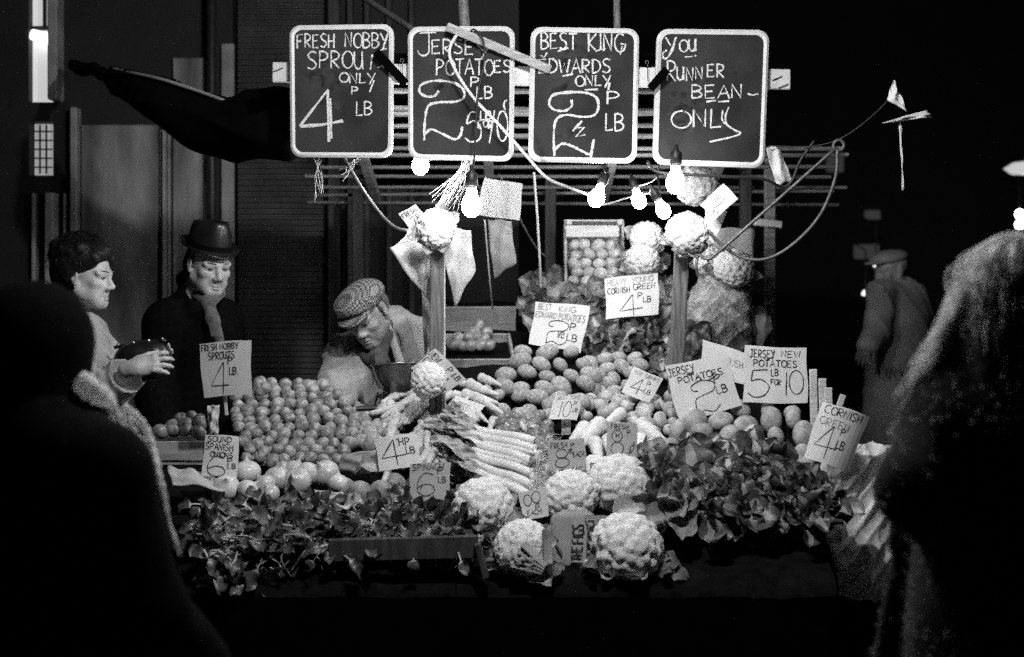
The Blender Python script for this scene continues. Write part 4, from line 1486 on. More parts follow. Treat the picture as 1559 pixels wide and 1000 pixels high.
def eyes(c, R, k, par, brow='brow', lids=True):
    c, R = np.array(c), np.array(R)
    L = lambda x, y, z: c + R @ (np.array([x, y, z]) * k)
    mb = MB()
    for x in (-1, 1):
        pts = [L(x * .044, .0785, .0035), L(x * .037, .0850, .002), L(x * .031, .0868, .0013), L(x * .025, .0860, .002), L(x * .019, .0825, .003)]
        mb.tube(pts, [.0008, .0028, .0038, .0028, .0008], 6)
    mb.build('eye', 'eye_dark', par, smooth=True)
    mb = MB()
    for x in (-1, 1):
        pts = [L(x * .050, .0745, .021), L(x * .040, .0855, .0265), L(x * .026, .0925, .0255), L(x * .014, .0945, .022)]
        mb.tube(smooth_pts(pts, 4), list(np.interp(np.linspace(0, 1, 13), [0, .4, 1], [.0006, .0019, .0015])), 6)
    mb.build('eyebrow', brow, par, smooth=True)
    mb = MB()
    for dz, r_ in ((-.0655, .0040), (-.0785, .0046)):
        pts = [L(x, .0905 - abs(x) ** 1.5 * 3.0, dz + .002 * (abs(x) < .008) - .10 * abs(x) * (dz > -.07)) for x in (-.023, -.016, -.008, 0, .008, .016, .023)]
        mb.tube(pts, [.0008, r_ * .75, r_, r_ * .9, r_, r_ * .75, .0008], 7)
    mb.build('lips', 'lip', par, smooth=True)


def woman():
    fwd = Vector((.975, -.16, -.10)).normalized()
    R = rot_to(fwd, (.10, -.02, 1))
    c = P(131, 420, 4.95)
    k = .94
    t = thing('person', (c.x - .05, c.y, 0), 'dark haired person in profile wearing a pale trench coat and clutching a black handbag', 'person')
    J = dict(chin=c + Vector(R @ np.array([0, -.03, -.07])), neck=P(112, 500, 4.96), chest=P(120, 575, 4.98), pelvis=P(112, 760, 5.0),
             shR=P(118, 512, 4.80), elR=P(150, 604, 4.70), wrR=P(204, 562, 4.60), shL=P(128, 512, 5.14), elL=P(150, 610, 5.12), wrL=P(212, 556, 4.96))
    legs(J, J['pelvis'] + Vector((0, 0, -.05)), Vector((.97, -.2, 0)))
    s = grid_for(list(v for q, v in J.items() if q != 'fwd') + [c], .19, .004)
    limbs(s, J, r=.92)
    add_head(s, c, R, k)
    Rh = rot_to((.95, -.05, .22), (-.25, -.75, .62))              # back of the hand to the camera, thumb up
    Rh = np.stack([np.cross(Rh[:, 1], (.1, -.8, .35) / np.linalg.norm((.1, -.8, .35))) * 1, Rh[:, 1], np.array((.1, -.8, .35)) / np.linalg.norm((.1, -.8, .35))], 1)
    Rh[:, 0] /= np.linalg.norm(Rh[:, 0])
    Rh[:, 2] = np.cross(Rh[:, 0], Rh[:, 1])
    if Rh[2, 0] < 0:
        Rh[:, 0] *= -1
    add_hand(s, J['wrR'] + Vector((-.004, 0, .004)), Rh, 1, (.75, .65, .55, .5), .15, (.5, .5), .86)
    add_hand(s, J['wrL'], Rh * np.array([1, 1, -1]), 1, (.6, .6, .6, .6), .08, (.4, .4), .92)
    s.mesh('body', 'skin_bright', t)
    eyes(c, R, k, t)
    # hair: short, dark, swept back from the brow
    L = lambda x, y, z: np.array(c) + R @ (np.array([x, y, z]) * k)
    h = grid_for([c], .2, .004)
    h.ell(L(0, -.030, .062), np.array([.096, .104, .086]) * k, R, .02)
    h.ell(L(0, -.075, .008), np.array([.082, .056, .085]) * k, R, .03)
    h.ell(L(0, .045, .088), np.array([.062, .042, .028]) * k, R, .02)
    for a in range(16):
        an = a * .393
        h.ell(L(.070 * math.cos(an), -.03 + .085 * math.sin(an), .085 + .02 * math.sin(a * 2.1)), np.array([.03, .03, .026]) * k, R, .012)
    for x in (-1, 1):
        h.ell(L(x * .074, -.045, .025), np.array([.022, .045, .055]) * k, R, .015)
        h.ell(L(x * .062, .045, .068), np.array([.018, .035, .030]) * k, R, .012)
    h.cut(L(0, .078, 0), R @ np.array([0, 1, -.9]))
    h.crumple(.005, 60, 2)
    h.mesh('hair', 'hair_black', t)
    rs = np.random.default_rng(3)

    def path(r):
        d = r - L(0, -.03, .05)
        d /= np.linalg.norm(d)
        f = np.cross(d, R[:, 0]) * (1 if rs.random() < .6 else -1)
        return [r + d * .004 + f * .016 * i + d * .006 * i * (1 - i * .3) + rs.normal(size=3) * .003 for i in range(4)]
    rt = []
    while len(rt) < 700:
        d = rs.normal(size=3)
        d /= np.linalg.norm(d)
        if d[2] > -.2 and not (d[1] > .55 and d[2] < .75):
            rt.append(L(d[0] * .096, -.030 + d[1] * .108, .062 + d[2] * .086))
    strands(rt, path, 4, .0012, 'hair_black', 'hair_wisps', t, rs)
    MB().lathe([(0.0001, -.004), (.0035, -.003), (.005, 0), (.0035, .003), (.0001, .004)], L(.078, -.002, -.040), n=10).build('earring', 'steel', t, smooth=True)
    # trench coat
    s = grid_for(list(v for q, v in J.items() if q in ('neck', 'chest', 'pelvis', 'shR', 'shL', 'elR', 'wrR', 'wrL', 'knR', 'knL')), .26, .006)
    s.cap(J['pelvis'], J['chest'], .17, .165, .06)
    s.cap(J['chest'], J['neck'] + Vector((0, 0, -.03)), .15, .085, .06)
    hem = J['pelvis'] + Vector((0, 0, -.52))
    s.cap(J['pelvis'], hem, .18, .25, .05)
    for a in 'LR':
        s.cap(J['chest'] + Vector((0, 0, .02)), J['sh' + a], .13, .082, .05)
        s.cap(J['sh' + a], J['el' + a], .080, .070, .03)
        s.cap(J['el' + a], J['wr' + a], .068, .058, .02)
    # sleeve folds at the elbow
    e, w = np.array(J['elR']), np.array(J['wrR'])
    for i in range(5):
        p = e + (w - e) * (.02 + .11 * i)
        n = np.array((0, -1, .1))
        s.cap(p + np.array((-.05 + .004 * i, -.062, .045)), p + np.array((.012, -.075, -.055)), .010, .007, .012)
    s.folds(.014, (.7, .2, .7), 34, 1).folds(.008, (.9, 0, -.3), 50, 4).crumple(.004, 24, 1)
    d = (J['wrR'] - J['elR']).normalized()
    sl = s
    for a in 'RL':
        dd = (J['wr' + a] - J['el' + a]).normalized()
        s.cap(J['wr' + a] - dd * .0, J['wr' + a] + dd * .12, .075, .075, .002, sub=True)
    s.cap(J['neck'] + Vector((.02, 0, .0)), J['chin'], .066, .07, .01, sub=True)
    s.cut(hem + Vector((0, 0, -.05)), (0, 0, -1))
    s.mesh('trench_coat', 'coat_trench', t)
    # collar and lapels
    mb = MB()
    n0 = np.array(J['neck'])
    for side, yy in ((-1, -.075), (1, .075)):
        A = P(113, 462, 4.95 + yy * .7)
        B = P(140, 492, 4.90 + yy)
        C = P(170, 545, 4.82 + yy * .6)
        D = P(160, 560, 4.84 + yy * 1.3)
        E_ = P(122, 505, 4.93 + yy * 1.6)
        for q in ((A, B, E_), (B, C, D), (B, D, E_)):
            q = [np.array(x) for x in q]
            nn = np.cross(q[1] - q[0], q[2] - q[0])
            nn = nn / np.linalg.norm(nn) * .006
            V = [x + nn for x in q] + [x - nn for x in q]
            mb.add(V, [(0, 1, 2), (5, 4, 3), (0, 3, 4, 1), (1, 4, 5, 2), (2, 5, 3, 0)])
    mb.build('lapel', 'coat_trench', t)
    mb = MB()
    mb.tube(smooth_pts([P(146, 505, 4.80), P(163, 545, 4.755), P(172, 590, 4.745), P(175, 640, 4.75)], 5), .005, 6)
    mb.build('coat_opening', 'coat_black', t, smooth=True)
    # handbag
    c2 = P(216, 543, 4.715)
    b = thing('handbag', c2, 'black leather handbag gripped under the hand of the trench coat wearer', 'handbag')
    s = Sdf(np.array(c2) - .15, np.array(c2) + .15, .005)
    Rb = rot_to((.96, .1, .12), (0, 0, 1))
    for i in np.linspace(-.055, .055, 5):
        s.ell(np.array(c2) + Rb @ np.array([0, i, -.015 - abs(i) * .1]), (.036, .04, .058), Rb, .04)
    s.crumple(.004, 30, 5)
    s.mesh('bag_body', 'leather', b)
    mb = MB()
    mb.tube([np.array(c2) + Rb @ np.array([0, y, .045 + .004 * math.cos(y * 30)]) for y in np.linspace(-.085, .085, 9)], .006, 8)
    mb.build('clasp_bar', 'leather', b, smooth=True)
    mb = MB()
    for y in (-.07, -.02, .03, .075):
        mb.lathe([(.0001, -.006), (.005, -.003), (.006, .002), (.0001, .006)], np.array(c2) + Rb @ np.array([.012, y, .050]), n=10)
    mb.build('metal_stud', 'steel', b, smooth=True)


def hat_man():
    fwd = Vector((.60, -.76, -.26)).normalized()
    R = rot_to(fwd, (.12, -.12, 1))
    k = .98
    c = P(318, 402, 5.5)
    L = lambda x, y, z: np.array(c) + R @ (np.array([x, y, z]) * k)
    bf = Vector((.62, -.78, 0)).normalized()
    t = thing('person', (c.x, c.y + .05, 0), 'person in a dark narrow brimmed hat and long black coat looking down at the stall', 'person')
    J = dict(chin=Vector(L(0, -.03, -.06)), neck=P(302, 452, 5.58), chest=P(298, 520, 5.60), pelvis=P(292, 690, 5.62),
             shR=P(254, 492, 5.48), elR=P(236, 600, 5.42), wrR=P(256, 680, 5.26), shL=P(338, 488, 5.74), elL=P(352, 590, 5.72), wrL=P(350, 670, 5.5))
    legs(J, J['pelvis'] + Vector((0, 0, -.05)), bf)
    s = grid_for(list(v for q, v in J.items() if q != 'fwd') + [c], .19, .004)
    limbs(s, J)
    add_head(s, c, R, k)
    for a, sg in (('R', 1), ('L', -1)):
        Rh = np.stack([np.array((sg * .3, -.6, .5)), np.array((.2, -.4, -.9)), np.array((-sg * .9, -.3, 0))], 1)
        q, _ = np.linalg.qr(Rh)
        q *= np.sign((q * Rh).sum(0))
        add_hand(s, J['wr' + a], q, sg, (.7, .75, .8, .85), .05, (.4, .5))
    s.mesh('body', 'skin', t)
    eyes(c, R, k, t)
    trousers(J, t, 'trousers', J['pelvis'] + Vector((0, 0, .1)))
    h = grid_for([c], .16, .004)
    h.ell(L(0, -.032, .022), np.array([.0765, .083, .072]) * k, R, .02)
    for x in (-1, 1):
        h.cap(L(x * .073, .006, .040), L(x * .073, .004, .006), .007 * k, .004 * k, .01)
        h.ell(L(x * .045, -.070, -.02), np.array([.030, .024, .045]) * k, R, .02)
    h.cut(L(0, .02, 0), R @ np.array([0, 1, -.25]))
    h.crumple(.002, 90, 4)
    h.mesh('hair', 'hair_black', t)
    # narrow brimmed hat of dark shiny stuff
    th = .05
    hr = R @ np.array(Euler((.02, 0, 0)).to_matrix())
    base = L(0, -.016, .064)
    prof = [(1.0, .0), (1.0, .012), (.94, .05), (.875, .085), (.83, .101), (.76, .104), (.45, .082), (.0001, .072)]
    V, Fc = [], []
    n = 36
    for (q, z) in prof:
        for i in range(n):
            a = 2 * math.pi * i / n
            x, y = .084 * q * math.cos(a), .105 * q * math.sin(a)
            pinch = 1 - .30 * max(0, (z - .04) / .06) * max(0, math.sin(a)) * abs(math.cos(a)) * 2
            V.append(base + hr @ (np.array([x * pinch, y, z + .010 * math.sin(a) * (z > .03)])))
    for j in range(len(prof) - 1):
        for i in range(n):
            i2 = (i + 1) % n
            Fc.append((j * n + i, j * n + i2, (j + 1) * n + i2, (j + 1) * n + i))
    hat = mk('hat', V, Fc, 'leather', t)
    V, Fc = [], []
    ring = [(.98, .004), (1.10, .002), (1.22, -.002), (1.29, .004), (1.22, -.008), (1.10, -.005), (.98, -.004)]
    for (q, z) in ring:
        for i in range(n):
            a = 2 * math.pi * i / n
            dip = -.020 * max(0, math.sin(a)) * (q - 1) / .36 + .018 * max(0, -math.sin(a)) * (q - 1) / .36 + .016 * abs(math.cos(a)) * (q - 1) / .36
            V.append(base + hr @ np.array([.084 * q * math.cos(a), .105 * q * math.sin(a), z + dip]))
    for j in range(len(ring) - 1):
        for i in range(n):
            i2 = (i + 1) % n
            Fc.append((j * n + i, j * n + i2, (j + 1) * n + i2, (j + 1) * n + i))
    mk('hat_brim', V, Fc, 'leather', hat)
    V = []
    Fc = []
    for z in (.004, .024):
        for i in range(n):
            a = 2 * math.pi * i / n
            V.append(base + hr @ np.array([.0862 * (1 - (z > .01) * .008) * math.cos(a), .1072 * (1 - (z > .01) * .008) * math.sin(a), z]))
    for i in range(n):
        Fc.append((i, (i + 1) % n, n + (i + 1) % n, n + i))
    mk('hat_band', V, Fc, 'coat_black', hat)
    # coat
    s = grid_for([J[q] for q in ('neck', 'chest', 'pelvis', 'shR', 'shL', 'elR', 'elL', 'wrR', 'wrL', 'knR', 'knL')], .28, .008)
    s.cap(J['pelvis'], J['chest'], .19, .185, .06)
    s.cap(J['chest'], J['neck'] + Vector((0, 0, -.05)), .17, .08, .07)
    hem = Vector((J['pelvis'].x, J['pelvis'].y, .42))
    s.cap(J['pelvis'], hem, .19, .26, .05)
    for a in 'LR':
        s.cap(J['chest'] + Vector((0, 0, .03)), J['sh' + a], .14, .085, .06)
        s.cap(J['sh' + a], J['el' + a], .085, .075, .03)
        s.cap(J['el' + a], J['wr' + a], .075, .062, .03)
    s.cap(P(282, 425, 5.62), P(300, 470, 5.45), .030, .035, .03)
    s.cap(P(282, 425, 5.62), P(318, 440, 5.70), .028, .03, .03)
    s.crumple(.007, 14, 6)
    s.cap(J['neck'], Vector(L(0, .02, -.12)), .062, .07, .02, sub=True)
    for a in 'RL':
        dd = (J['wr' + a] - J['el' + a]).normalized()
        s.cap(J['wr' + a] + dd * .02, J['wr' + a] + dd * .14, .08, .08, .002, sub=True)
    s.cut(hem + Vector((0, 0, -.02)), (0, 0, -1))
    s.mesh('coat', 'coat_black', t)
    # scarf crossed at the throat, one end hanging
    s = Sdf(np.array(P(325, 480, 5.35)) - .3, np.array(P(325, 480, 5.35)) + .3, .005)
    s.cap(P(296, 444, 5.53), P(314, 460, 5.46), .020, .024, .02)
    s.cap(P(336, 446, 5.50), P(320, 460, 5.46), .020, .024, .02)
    s.cap(P(316, 460, 5.44), P(324, 486, 5.40), .022, .024, .02)
    s.cap(P(324, 486, 5.40), P(335, 522, 5.37), .022, .016, .02)
    for i in range(4):
        s.cap(P(314 + i * 4, 462, 5.42), P(322 + i * 5, 512, 5.36), .005, .004, .006)
    s.crumple(.003, 50, 1)
    s.mesh('scarf', 'scarf_grey', t)


def vendor():
    fwd = Vector((-.35, -.78, -.52)).normalized()
    R = rot_to(fwd, (-.40, -.35, .85))
    k = 1.0
    c = P(561, 479, 5.65)
    L = lambda x, y, z: np.array(c) + R @ (np.array([x, y, z]) * k)
    bf = Vector((-.15, -.98, 0)).normalized()
    t = thing('person', (P(590, 700, 6.0).x, 6.02, 0), 'stooping stallholder in a checked flat cap and grey coat bent over the scales', 'person')
    J = dict(chin=Vector(L(0, -.03, -.06)), neck=P(583, 520, 5.80), chest=P(583, 560, 5.86), pelvis=P(590, 720, 6.06),
             shR=P(527, 545, 5.84), elR=P(505, 624, 5.60), wrR=P(572, 655, 5.38), shL=P(637, 522, 5.82), elL=P(655, 595, 5.66), wrL=P(640, 610, 5.44))
    legs(J, J['pelvis'] + Vector((0, .03, -.05)), bf)
    s = grid_for(list(v for q, v in J.items() if q != 'fwd') + [c], .19, .004)
    limbs(s, J)
    add_head(s, c, R, k)
    for a, sg in (('R', 1), ('L', -1)):
        d = (J['wr' + a] - J['el' + a]).normalized()
        Rh = rot_to(d, (0, -.3, .95))
        if sg < 0:
            Rh = Rh * np.array([-1, 1, 1])
        add_hand(s, J['wr' + a], Rh, sg, (.5, .55, .6, .65), .06, (.5, .5))
    s.mesh('body', 'skin', t)
    eyes(c, R, k, t, 'scarf_grey')
    trousers(J, t, 'trousers', J['pelvis'] + Vector((0, 0, .1)))
    h = grid_for([c], .15, .004)
    h.ell(L(0, -.03, .02), np.array([.077, .085, .075]) * k, R, .02)
    for x in (-1, 1):
        h.cap(L(x * .073, .012, .045), L(x * .073, .008, .010), .008, .005, .01)
    h.cut(L(0, .02, 0), R @ np.array([0, 1, -.25]))
    h.mesh('hair', 'scarf_grey', t)
    # flat cap
    s = grid_for([c], .22, .004)
    s.ell(L(0, -.012, .072), np.array([.092, .112, .058]) * k, R, .02)
    s.ell(L(0, .045, .074), np.array([.088, .078, .036]) * k, R, .03)
    s.ell(L(0, .020, .094), np.array([.088, .100, .034]) * k, R, .03)
    s.crumple(.003, 22, 4)
    s.cut(L(0, 0, .040), R @ np.array([0, .22, -1]))
    cap_ = s.mesh('flat_cap', 'cap_tweed', t)
    s = grid_for([c], .24, .0035)
    s.ell(L(0, .085, .050), np.array([.078, .062, .014]) * k, R @ np.array(Euler((-.30, 0, 0)).to_matrix()), .01)
    s.mesh('cap_peak', 'cap_tweed', cap_)
    # coat
    s = grid_for([J[q] for q in ('neck', 'chest', 'pelvis', 'shR', 'shL', 'elR', 'elL', 'wrR', 'wrL')] + [J['pelvis'] + Vector((0, 0, -.4))], .28, .006)
    s.cap(J['pelvis'], J['chest'], .19, .175, .06)
    s.cap(J['chest'], P(592, 520, 5.90), .165, .11, .07)
    hem = J['pelvis'] + Vector((0, 0, -.32))
    s.cap(J['pelvis'], hem, .19, .23, .05)
    s.cap(J['chest'] + Vector((0, .04, .0)), J['shR'], .13, .078, .05)
    s.cap(J['chest'] + Vector((0, 0, .02)), J['shL'], .14, .088, .05)
    s.cap(P(596, 505, 5.92), J['shL'], .10, .082, .06)
    s.cap(P(585, 512, 5.96), J['shR'], .10, .076, .06)
    for a in 'LR':
        s.cap(J['sh' + a], J['el' + a], .088, .082, .03)
        s.cap(J['el' + a], J['wr' + a], .080, .062, .03)
    # folds falling from the shoulders and at the elbows
    s.folds(.013, (.9, .3, .35), 26, 2).folds(.010, (-.5, .2, .8), 40, 5).crumple(.005, 24, 7)
    s.cap(J['neck'] + Vector((0, .02, -.02)), Vector(L(0, .03, -.13)), .075, .085, .02, sub=True)
    for a in 'RL':
        dd = (J['wr' + a] - J['el' + a]).normalized()
        s.cap(J['wr' + a] + dd * .01, J['wr' + a] + dd * .14, .08, .08, .002, sub=True)
    s.cut(hem, (0, 0, -1))
    s.mesh('coat', 'coat_vendor', t)
    # pale coat edge running down from the neck, and the dark jacket inside it
    mb = MB()
    f = quad_surf(P(584, 488, 5.70), P(592, 486, 5.70), P(618, 556, 5.60), P(604, 556, 5.60), bend=.01)
    n = 8
    V = [tuple(f(i / 3, j / n, o)) for o in (.004, -.008) for j in range(n + 1) for i in range(4)]
    Fc = []
    for o in (0, 1):
        for j in range(n):
            for i in range(3):
                q = o * 4 * (n + 1) + j * 4 + i
                Fc.append((q, q + 1, q + 5, q + 4))
    mb.add(V, Fc)
    mb.build('coat_edge', 'paper', t, smooth=True)
    f = quad_surf(P(580, 500, 5.685), P(592, 500, 5.70), P(606, 560, 5.60), P(584, 560, 5.60), bend=.01)
    V = [tuple(f(i / 3, j / n, o)) for o in (.002, -.008) for j in range(n + 1) for i in range(4)]
    MB().add(V, Fc).build('jacket', 'coat_black', t, smooth=True)
    # bunched scarf
    q0 = np.array(P(572, 525, 5.62))
    s = Sdf(q0 - .25, q0 + .25, .005)
    s.cap(P(591, 492, 5.72), P(588, 516, 5.66), .020, .026, .02)
    s.cap(P(545, 532, 5.72), P(572, 548, 5.66), .024, .028, .02)
    s.cap(P(588, 514, 5.66), P(578, 540, 5.64), .026, .030, .03)
    s.cap(P(578, 540, 5.64), P(587, 562, 5.62), .032, .030, .03)
    for i in range(5):
        s.cap(P(572 + i * 4, 538, 5.605), P(574 + i * 6, 562, 5.59), .006, .005, .008)
    s.crumple(.004, 45, 3)
    s.mesh('scarf', 'scarf_grey', t)


def shrouded():
    """a person very near, seen from behind, all in black, a pale silk scarf over the shoulder"""
    Y = 2.6
    c = P(62, 535, Y)
    fwd = Vector((.75, .65, -.12)).normalized()
    R = rot_to(fwd, (.1, .05, 1))
    t = thing('person', (c.x, c.y, 0), 'hunched person seen from behind in a black headscarf and coat with pale silk ties', 'person')
    J = dict(chin=c + Vector((.03, .03, -.07)), neck=P(50, 640, Y - .03), chest=P(45, 760, Y), pelvis=P(50, 1010, Y),
             shR=P(150, 720, Y - .10), elR=P(215, 930, Y - .06), wrR=P(300, 1010, Y + .14), shL=P(-55, 710, Y + .1), elL=P(-90, 930, Y + .12), wrL=P(40, 990, Y + .28))
    legs(J, J['pelvis'] + Vector((0, 0, -.05)), Vector((.75, .65, 0)))
    s = grid_for(list(v for q, v in J.items() if q != 'fwd') + [c], .19, .005)
    limbs(s, J, r=.95)
    add_head(s, c, R, .97)
    for a, sg in (('R', 1), ('L', -1)):
        d = (J['wr' + a] - J['el' + a]).normalized()
        Rh = rot_to(d, (0, -.3, .95))
        if sg < 0:
            Rh = Rh * np.array([-1, 1, 1])
        add_hand(s, J['wr' + a], Rh, sg, (.6, .6, .65, .7), .05, (.5, .5))
    s.mesh('body', 'skin', t)
    L = lambda x, y, z: np.array(c) + R @ np.array([x, y, z])
    h = grid_for([c], .28, .006)
    h.ell(L(0, -.018, .012), (.096, .112, .116), R, .03)
    h.cap(L(0, -.03, -.03), P(60, 660, Y - .03), .095, .10, .05)
    h.ell(L(0, .13, -.035), (.058, .07, .085), R, .02, sub=True)
    h.crumple(.004, 24, 2)
    h.mesh('headscarf', 'coat_black', t)
    s = grid_for([J[q] for q in ('neck', 'chest', 'pelvis', 'shR', 'shL', 'elR', 'elL', 'wrR', 'wrL', 'knR', 'knL')], .3, .010)
    s.cap(J['pelvis'], J['chest'], .20, .18, .06)
    s.cap(J['chest'], J['neck'], .17, .10, .07)
    hem = Vector((J['pelvis'].x, J['pelvis'].y, .30))
    s.cap(J['pelvis'], hem, .20, .28, .05)
    for a in 'LR':
        s.cap(J['chest'] + Vector((0, 0, .04)), J['sh' + a], .14, .085, .07)
        s.cap(J['sh' + a], J['el' + a], .088, .080, .04)
        s.cap(J['el' + a], J['wr' + a], .078, .065, .03)
    s.crumple(.008, 14, 8)
    s.cut(hem, (0, 0, -1))
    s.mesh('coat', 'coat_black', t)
    # silk scarf: a knot behind the shoulder and two loose ties falling to the front
    mb = MB()

    def tie(pts, w, tw):
        pts = smooth_pts([P(p[0], p[1], p[2] + .05) for p in pts], 6)
        ww = np.interp(np.linspace(0, 1, len(pts)), np.linspace(0, 1, len(w)), w) * 1.15
        ww = ww * (1 + .15 * np.sin(np.arange(len(pts)) * 1.7))
        mb.tube(pts, list(ww), 10)
    tie([(122, 578, 2.52), (132, 588, 2.50), (150, 600, 2.52), (166, 612, 2.58), (174, 622, 2.64)], [.014, .019, .016, .010, .006], (.3, .2))
    tie([(170, 616, 2.62), (178, 640, 2.64), (190, 668, 2.66), (206, 684, 2.68)], [.007, .010, .008, .003], (.2, 1.0))
    tie([(190, 618, 2.66), (208, 636, 2.68), (224, 656, 2.69), (232, 684, 2.68), (238, 712, 2.66), (246, 742, 2.64)], [.005, .008, .006, .007, .008, .005], (.9, .2))
    tie([(196, 636, 2.66), (202, 660, 2.67), (208, 680, 2.68)], [.003, .009, .004], (.4, .2))
    tie([(246, 736, 2.64), (252, 764, 2.63), (258, 795, 2.62), (268, 824, 2.60), (275, 846, 2.6)], [.005, .004, .002, .003, .001], (.2, .9))
    mb.build('silk_scarf', 'silk', t, smooth=True)


def fur_woman():
    mat('fur_tips', .28, .6, .3, 60, spec=.3)  # tips paler than the near black coat, painting its bright rim
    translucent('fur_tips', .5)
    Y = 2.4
    c = P(1548, 460, Y)
    fwd = Vector((-.12, .98, -.1)).normalized()
    R = rot_to(fwd, (0, 0, 1))
    L = lambda x, y, z: np.array(c) + R @ np.array([x, y, z])
    t = thing('person', (c.x, c.y, 0), 'long haired person seen from behind in a long dark fur trimmed coat', 'person')
    J = dict(chin=c + Vector((0, -.02, -.07)), neck=P(1550, 565, Y - .03), chest=P(1550, 680, Y), pelvis=P(1545, 930, Y),
             shL=P(1442, 640, Y - .02), elL=P(1392, 745, Y - .10), wrL=P(1520, 890, Y + .03), shR=P(1690, 615, Y + .02), elR=P(1740, 770, Y - .02), wrR=P(1700, 900, Y + .1))
    legs(J, J['pelvis'] + Vector((0, 0, -.05)), Vector((-.45, .88, 0)), .065)
    s = grid_for(list(v for q, v in J.items() if q != 'fwd') + [c], .19, .005)
    limbs(s, J, r=.92)
    add_head(s, c, R, .95)
    for a, sg in (('R', 1), ('L', -1)):
        d = (J['wr' + a] - J['el' + a]).normalized()
        Rh = rot_to(d, (0, -.3, .95))
        if sg < 0:
            Rh = Rh * np.array([-1, 1, 1])
        add_hand(s, J['wr' + a], Rh, sg, (.6, .6, .65, .7), .05, (.5, .5))
    s.mesh('body', 'skin', t)
    # coat
    s = grid_for([J[q] for q in ('neck', 'chest', 'pelvis', 'shR', 'shL', 'elR', 'elL', 'wrR', 'wrL', 'knR', 'knL')], .3, .010)
    s.cap(J['pelvis'], J['chest'], .155, .16, .06)
    s.cap(J['chest'], J['neck'], .15, .09, .07)
    hem = Vector((J['pelvis'].x, J['pelvis'].y, .25))
    s.cap(J['pelvis'], hem, .165, .24, .05)
    for a in 'LR':
        s.cap(J['chest'] + Vector((0, 0, .05)), J['sh' + a], .13, .075, .07)
        s.cap(J['sh' + a], J['el' + a], .076, .062, .04)
        s.cap(J['el' + a], J['wr' + a], .062, .055, .02)
    # open front edge of the coat swinging towards the stall
    s.cap(P(1400, 740, Y + .12), P(1345, 1010, Y + .16), .020, .024, .03)
    s.cap(P(1388, 700, Y + .10), P(1372, 820, Y + .12), .022, .022, .03)
    s.crumple(.010, 12, 5)
    s.cut(hem, (0, 0, -1))
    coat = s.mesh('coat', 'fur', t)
    rs = np.random.default_rng(8)
    # fur pile standing off the coat
    me = coat.data
    n = len(me.polygons)
    ctr = np.empty(n * 3)
    nrm = np.empty(n * 3)
    me.polygons.foreach_get('center', ctr)
    me.polygons.foreach_get('normal', nrm)
    ctr, nrm = ctr.reshape(-1, 3) + np.array(ORG[t]), nrm.reshape(-1, 3)
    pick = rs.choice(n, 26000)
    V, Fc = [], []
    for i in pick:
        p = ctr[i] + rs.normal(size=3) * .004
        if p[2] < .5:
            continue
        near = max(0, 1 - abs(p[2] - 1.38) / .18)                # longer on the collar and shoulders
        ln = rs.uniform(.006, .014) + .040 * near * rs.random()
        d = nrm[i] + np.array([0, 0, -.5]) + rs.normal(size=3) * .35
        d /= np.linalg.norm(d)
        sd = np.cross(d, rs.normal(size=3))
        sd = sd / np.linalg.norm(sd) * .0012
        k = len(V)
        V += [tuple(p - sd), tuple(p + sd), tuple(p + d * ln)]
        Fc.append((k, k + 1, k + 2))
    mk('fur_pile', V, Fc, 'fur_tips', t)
    # long fair hair
    h = grid_for([c, P(1530, 600, Y)], .2, .006)
    h.ell(L(0, -.012, .022), (.082, .102, .088), R, .03)
    h.cap(L(0, -.04, -.01), np.array(P(1535, 590, Y - .04)), .085, .10, .05)
    h.cap(L(-.03, -.0, -.03), np.array(P(1432, 590, Y + .01)), .068, .05, .05)
    h.ell(L(0, .13, -.03), (.055, .06, .085), R, .03, sub=True)
    h.crumple(.004, 40, 3)
    h.mesh('hair', 'hair_black', t)  # core of the fair hair painted black for its unlit side

    def path(r):
        d = (r - L(0, -.012, .02))
        d[2] = 0
        d /= max(np.linalg.norm(d), 1e-5)
        side = d * rs.uniform(.5, 1.8)
        wv = rs.uniform(0, 6.28)
        am = rs.uniform(.003, .016)
        pts = [r]
        p = r.copy()
        n = 13
        for i in range(1, n):
            u = i / n
            fl = max(0, .098 - np.linalg.norm((p - L(0, -.012, 0))[:2])) * .35
            p = p + np.array([0, 0, -.022 - .006 * u]) + side * (fl + .0045 * u) + rs.normal(size=3) * .0012
            q = p + side * am * math.sin(wv + u * 9)
            pts.append(q)
        return pts
    rt = []
    while len(rt) < 2600:
        d = rs.normal(size=3)
        d /= np.linalg.norm(d)
        if d[2] > -.15 and not (d[1] > .6 and d[2] < .6):
            rt.append(np.array(c) + R @ (np.array([0, -.012, .022]) + d * np.array([.090, .110, .097])))
    strands(rt, path, 13, .0011, 'hair_fair', 'hair_strands', t, rs)
    rt = [np.array(P(1500 - 30 * u + rs.normal() * 9, 395 + 95 * u, Y + rs.uniform(-.05, .09))) for u in rs.random(2800)]

    def fall(r):
        wv, am, dx = rs.uniform(0, 6.28), rs.uniform(.002, .012), rs.uniform(.004, .0115)
        return [r + np.array([-dx * i - am * math.sin(wv + i * .6), .002 * math.sin(wv + i), -.0175 * i]) for i in range(int(rs.integers(8, 13)))]
    strands(rt, fall, 12, .0013, 'hair_fair', 'hair_strands', t, rs)


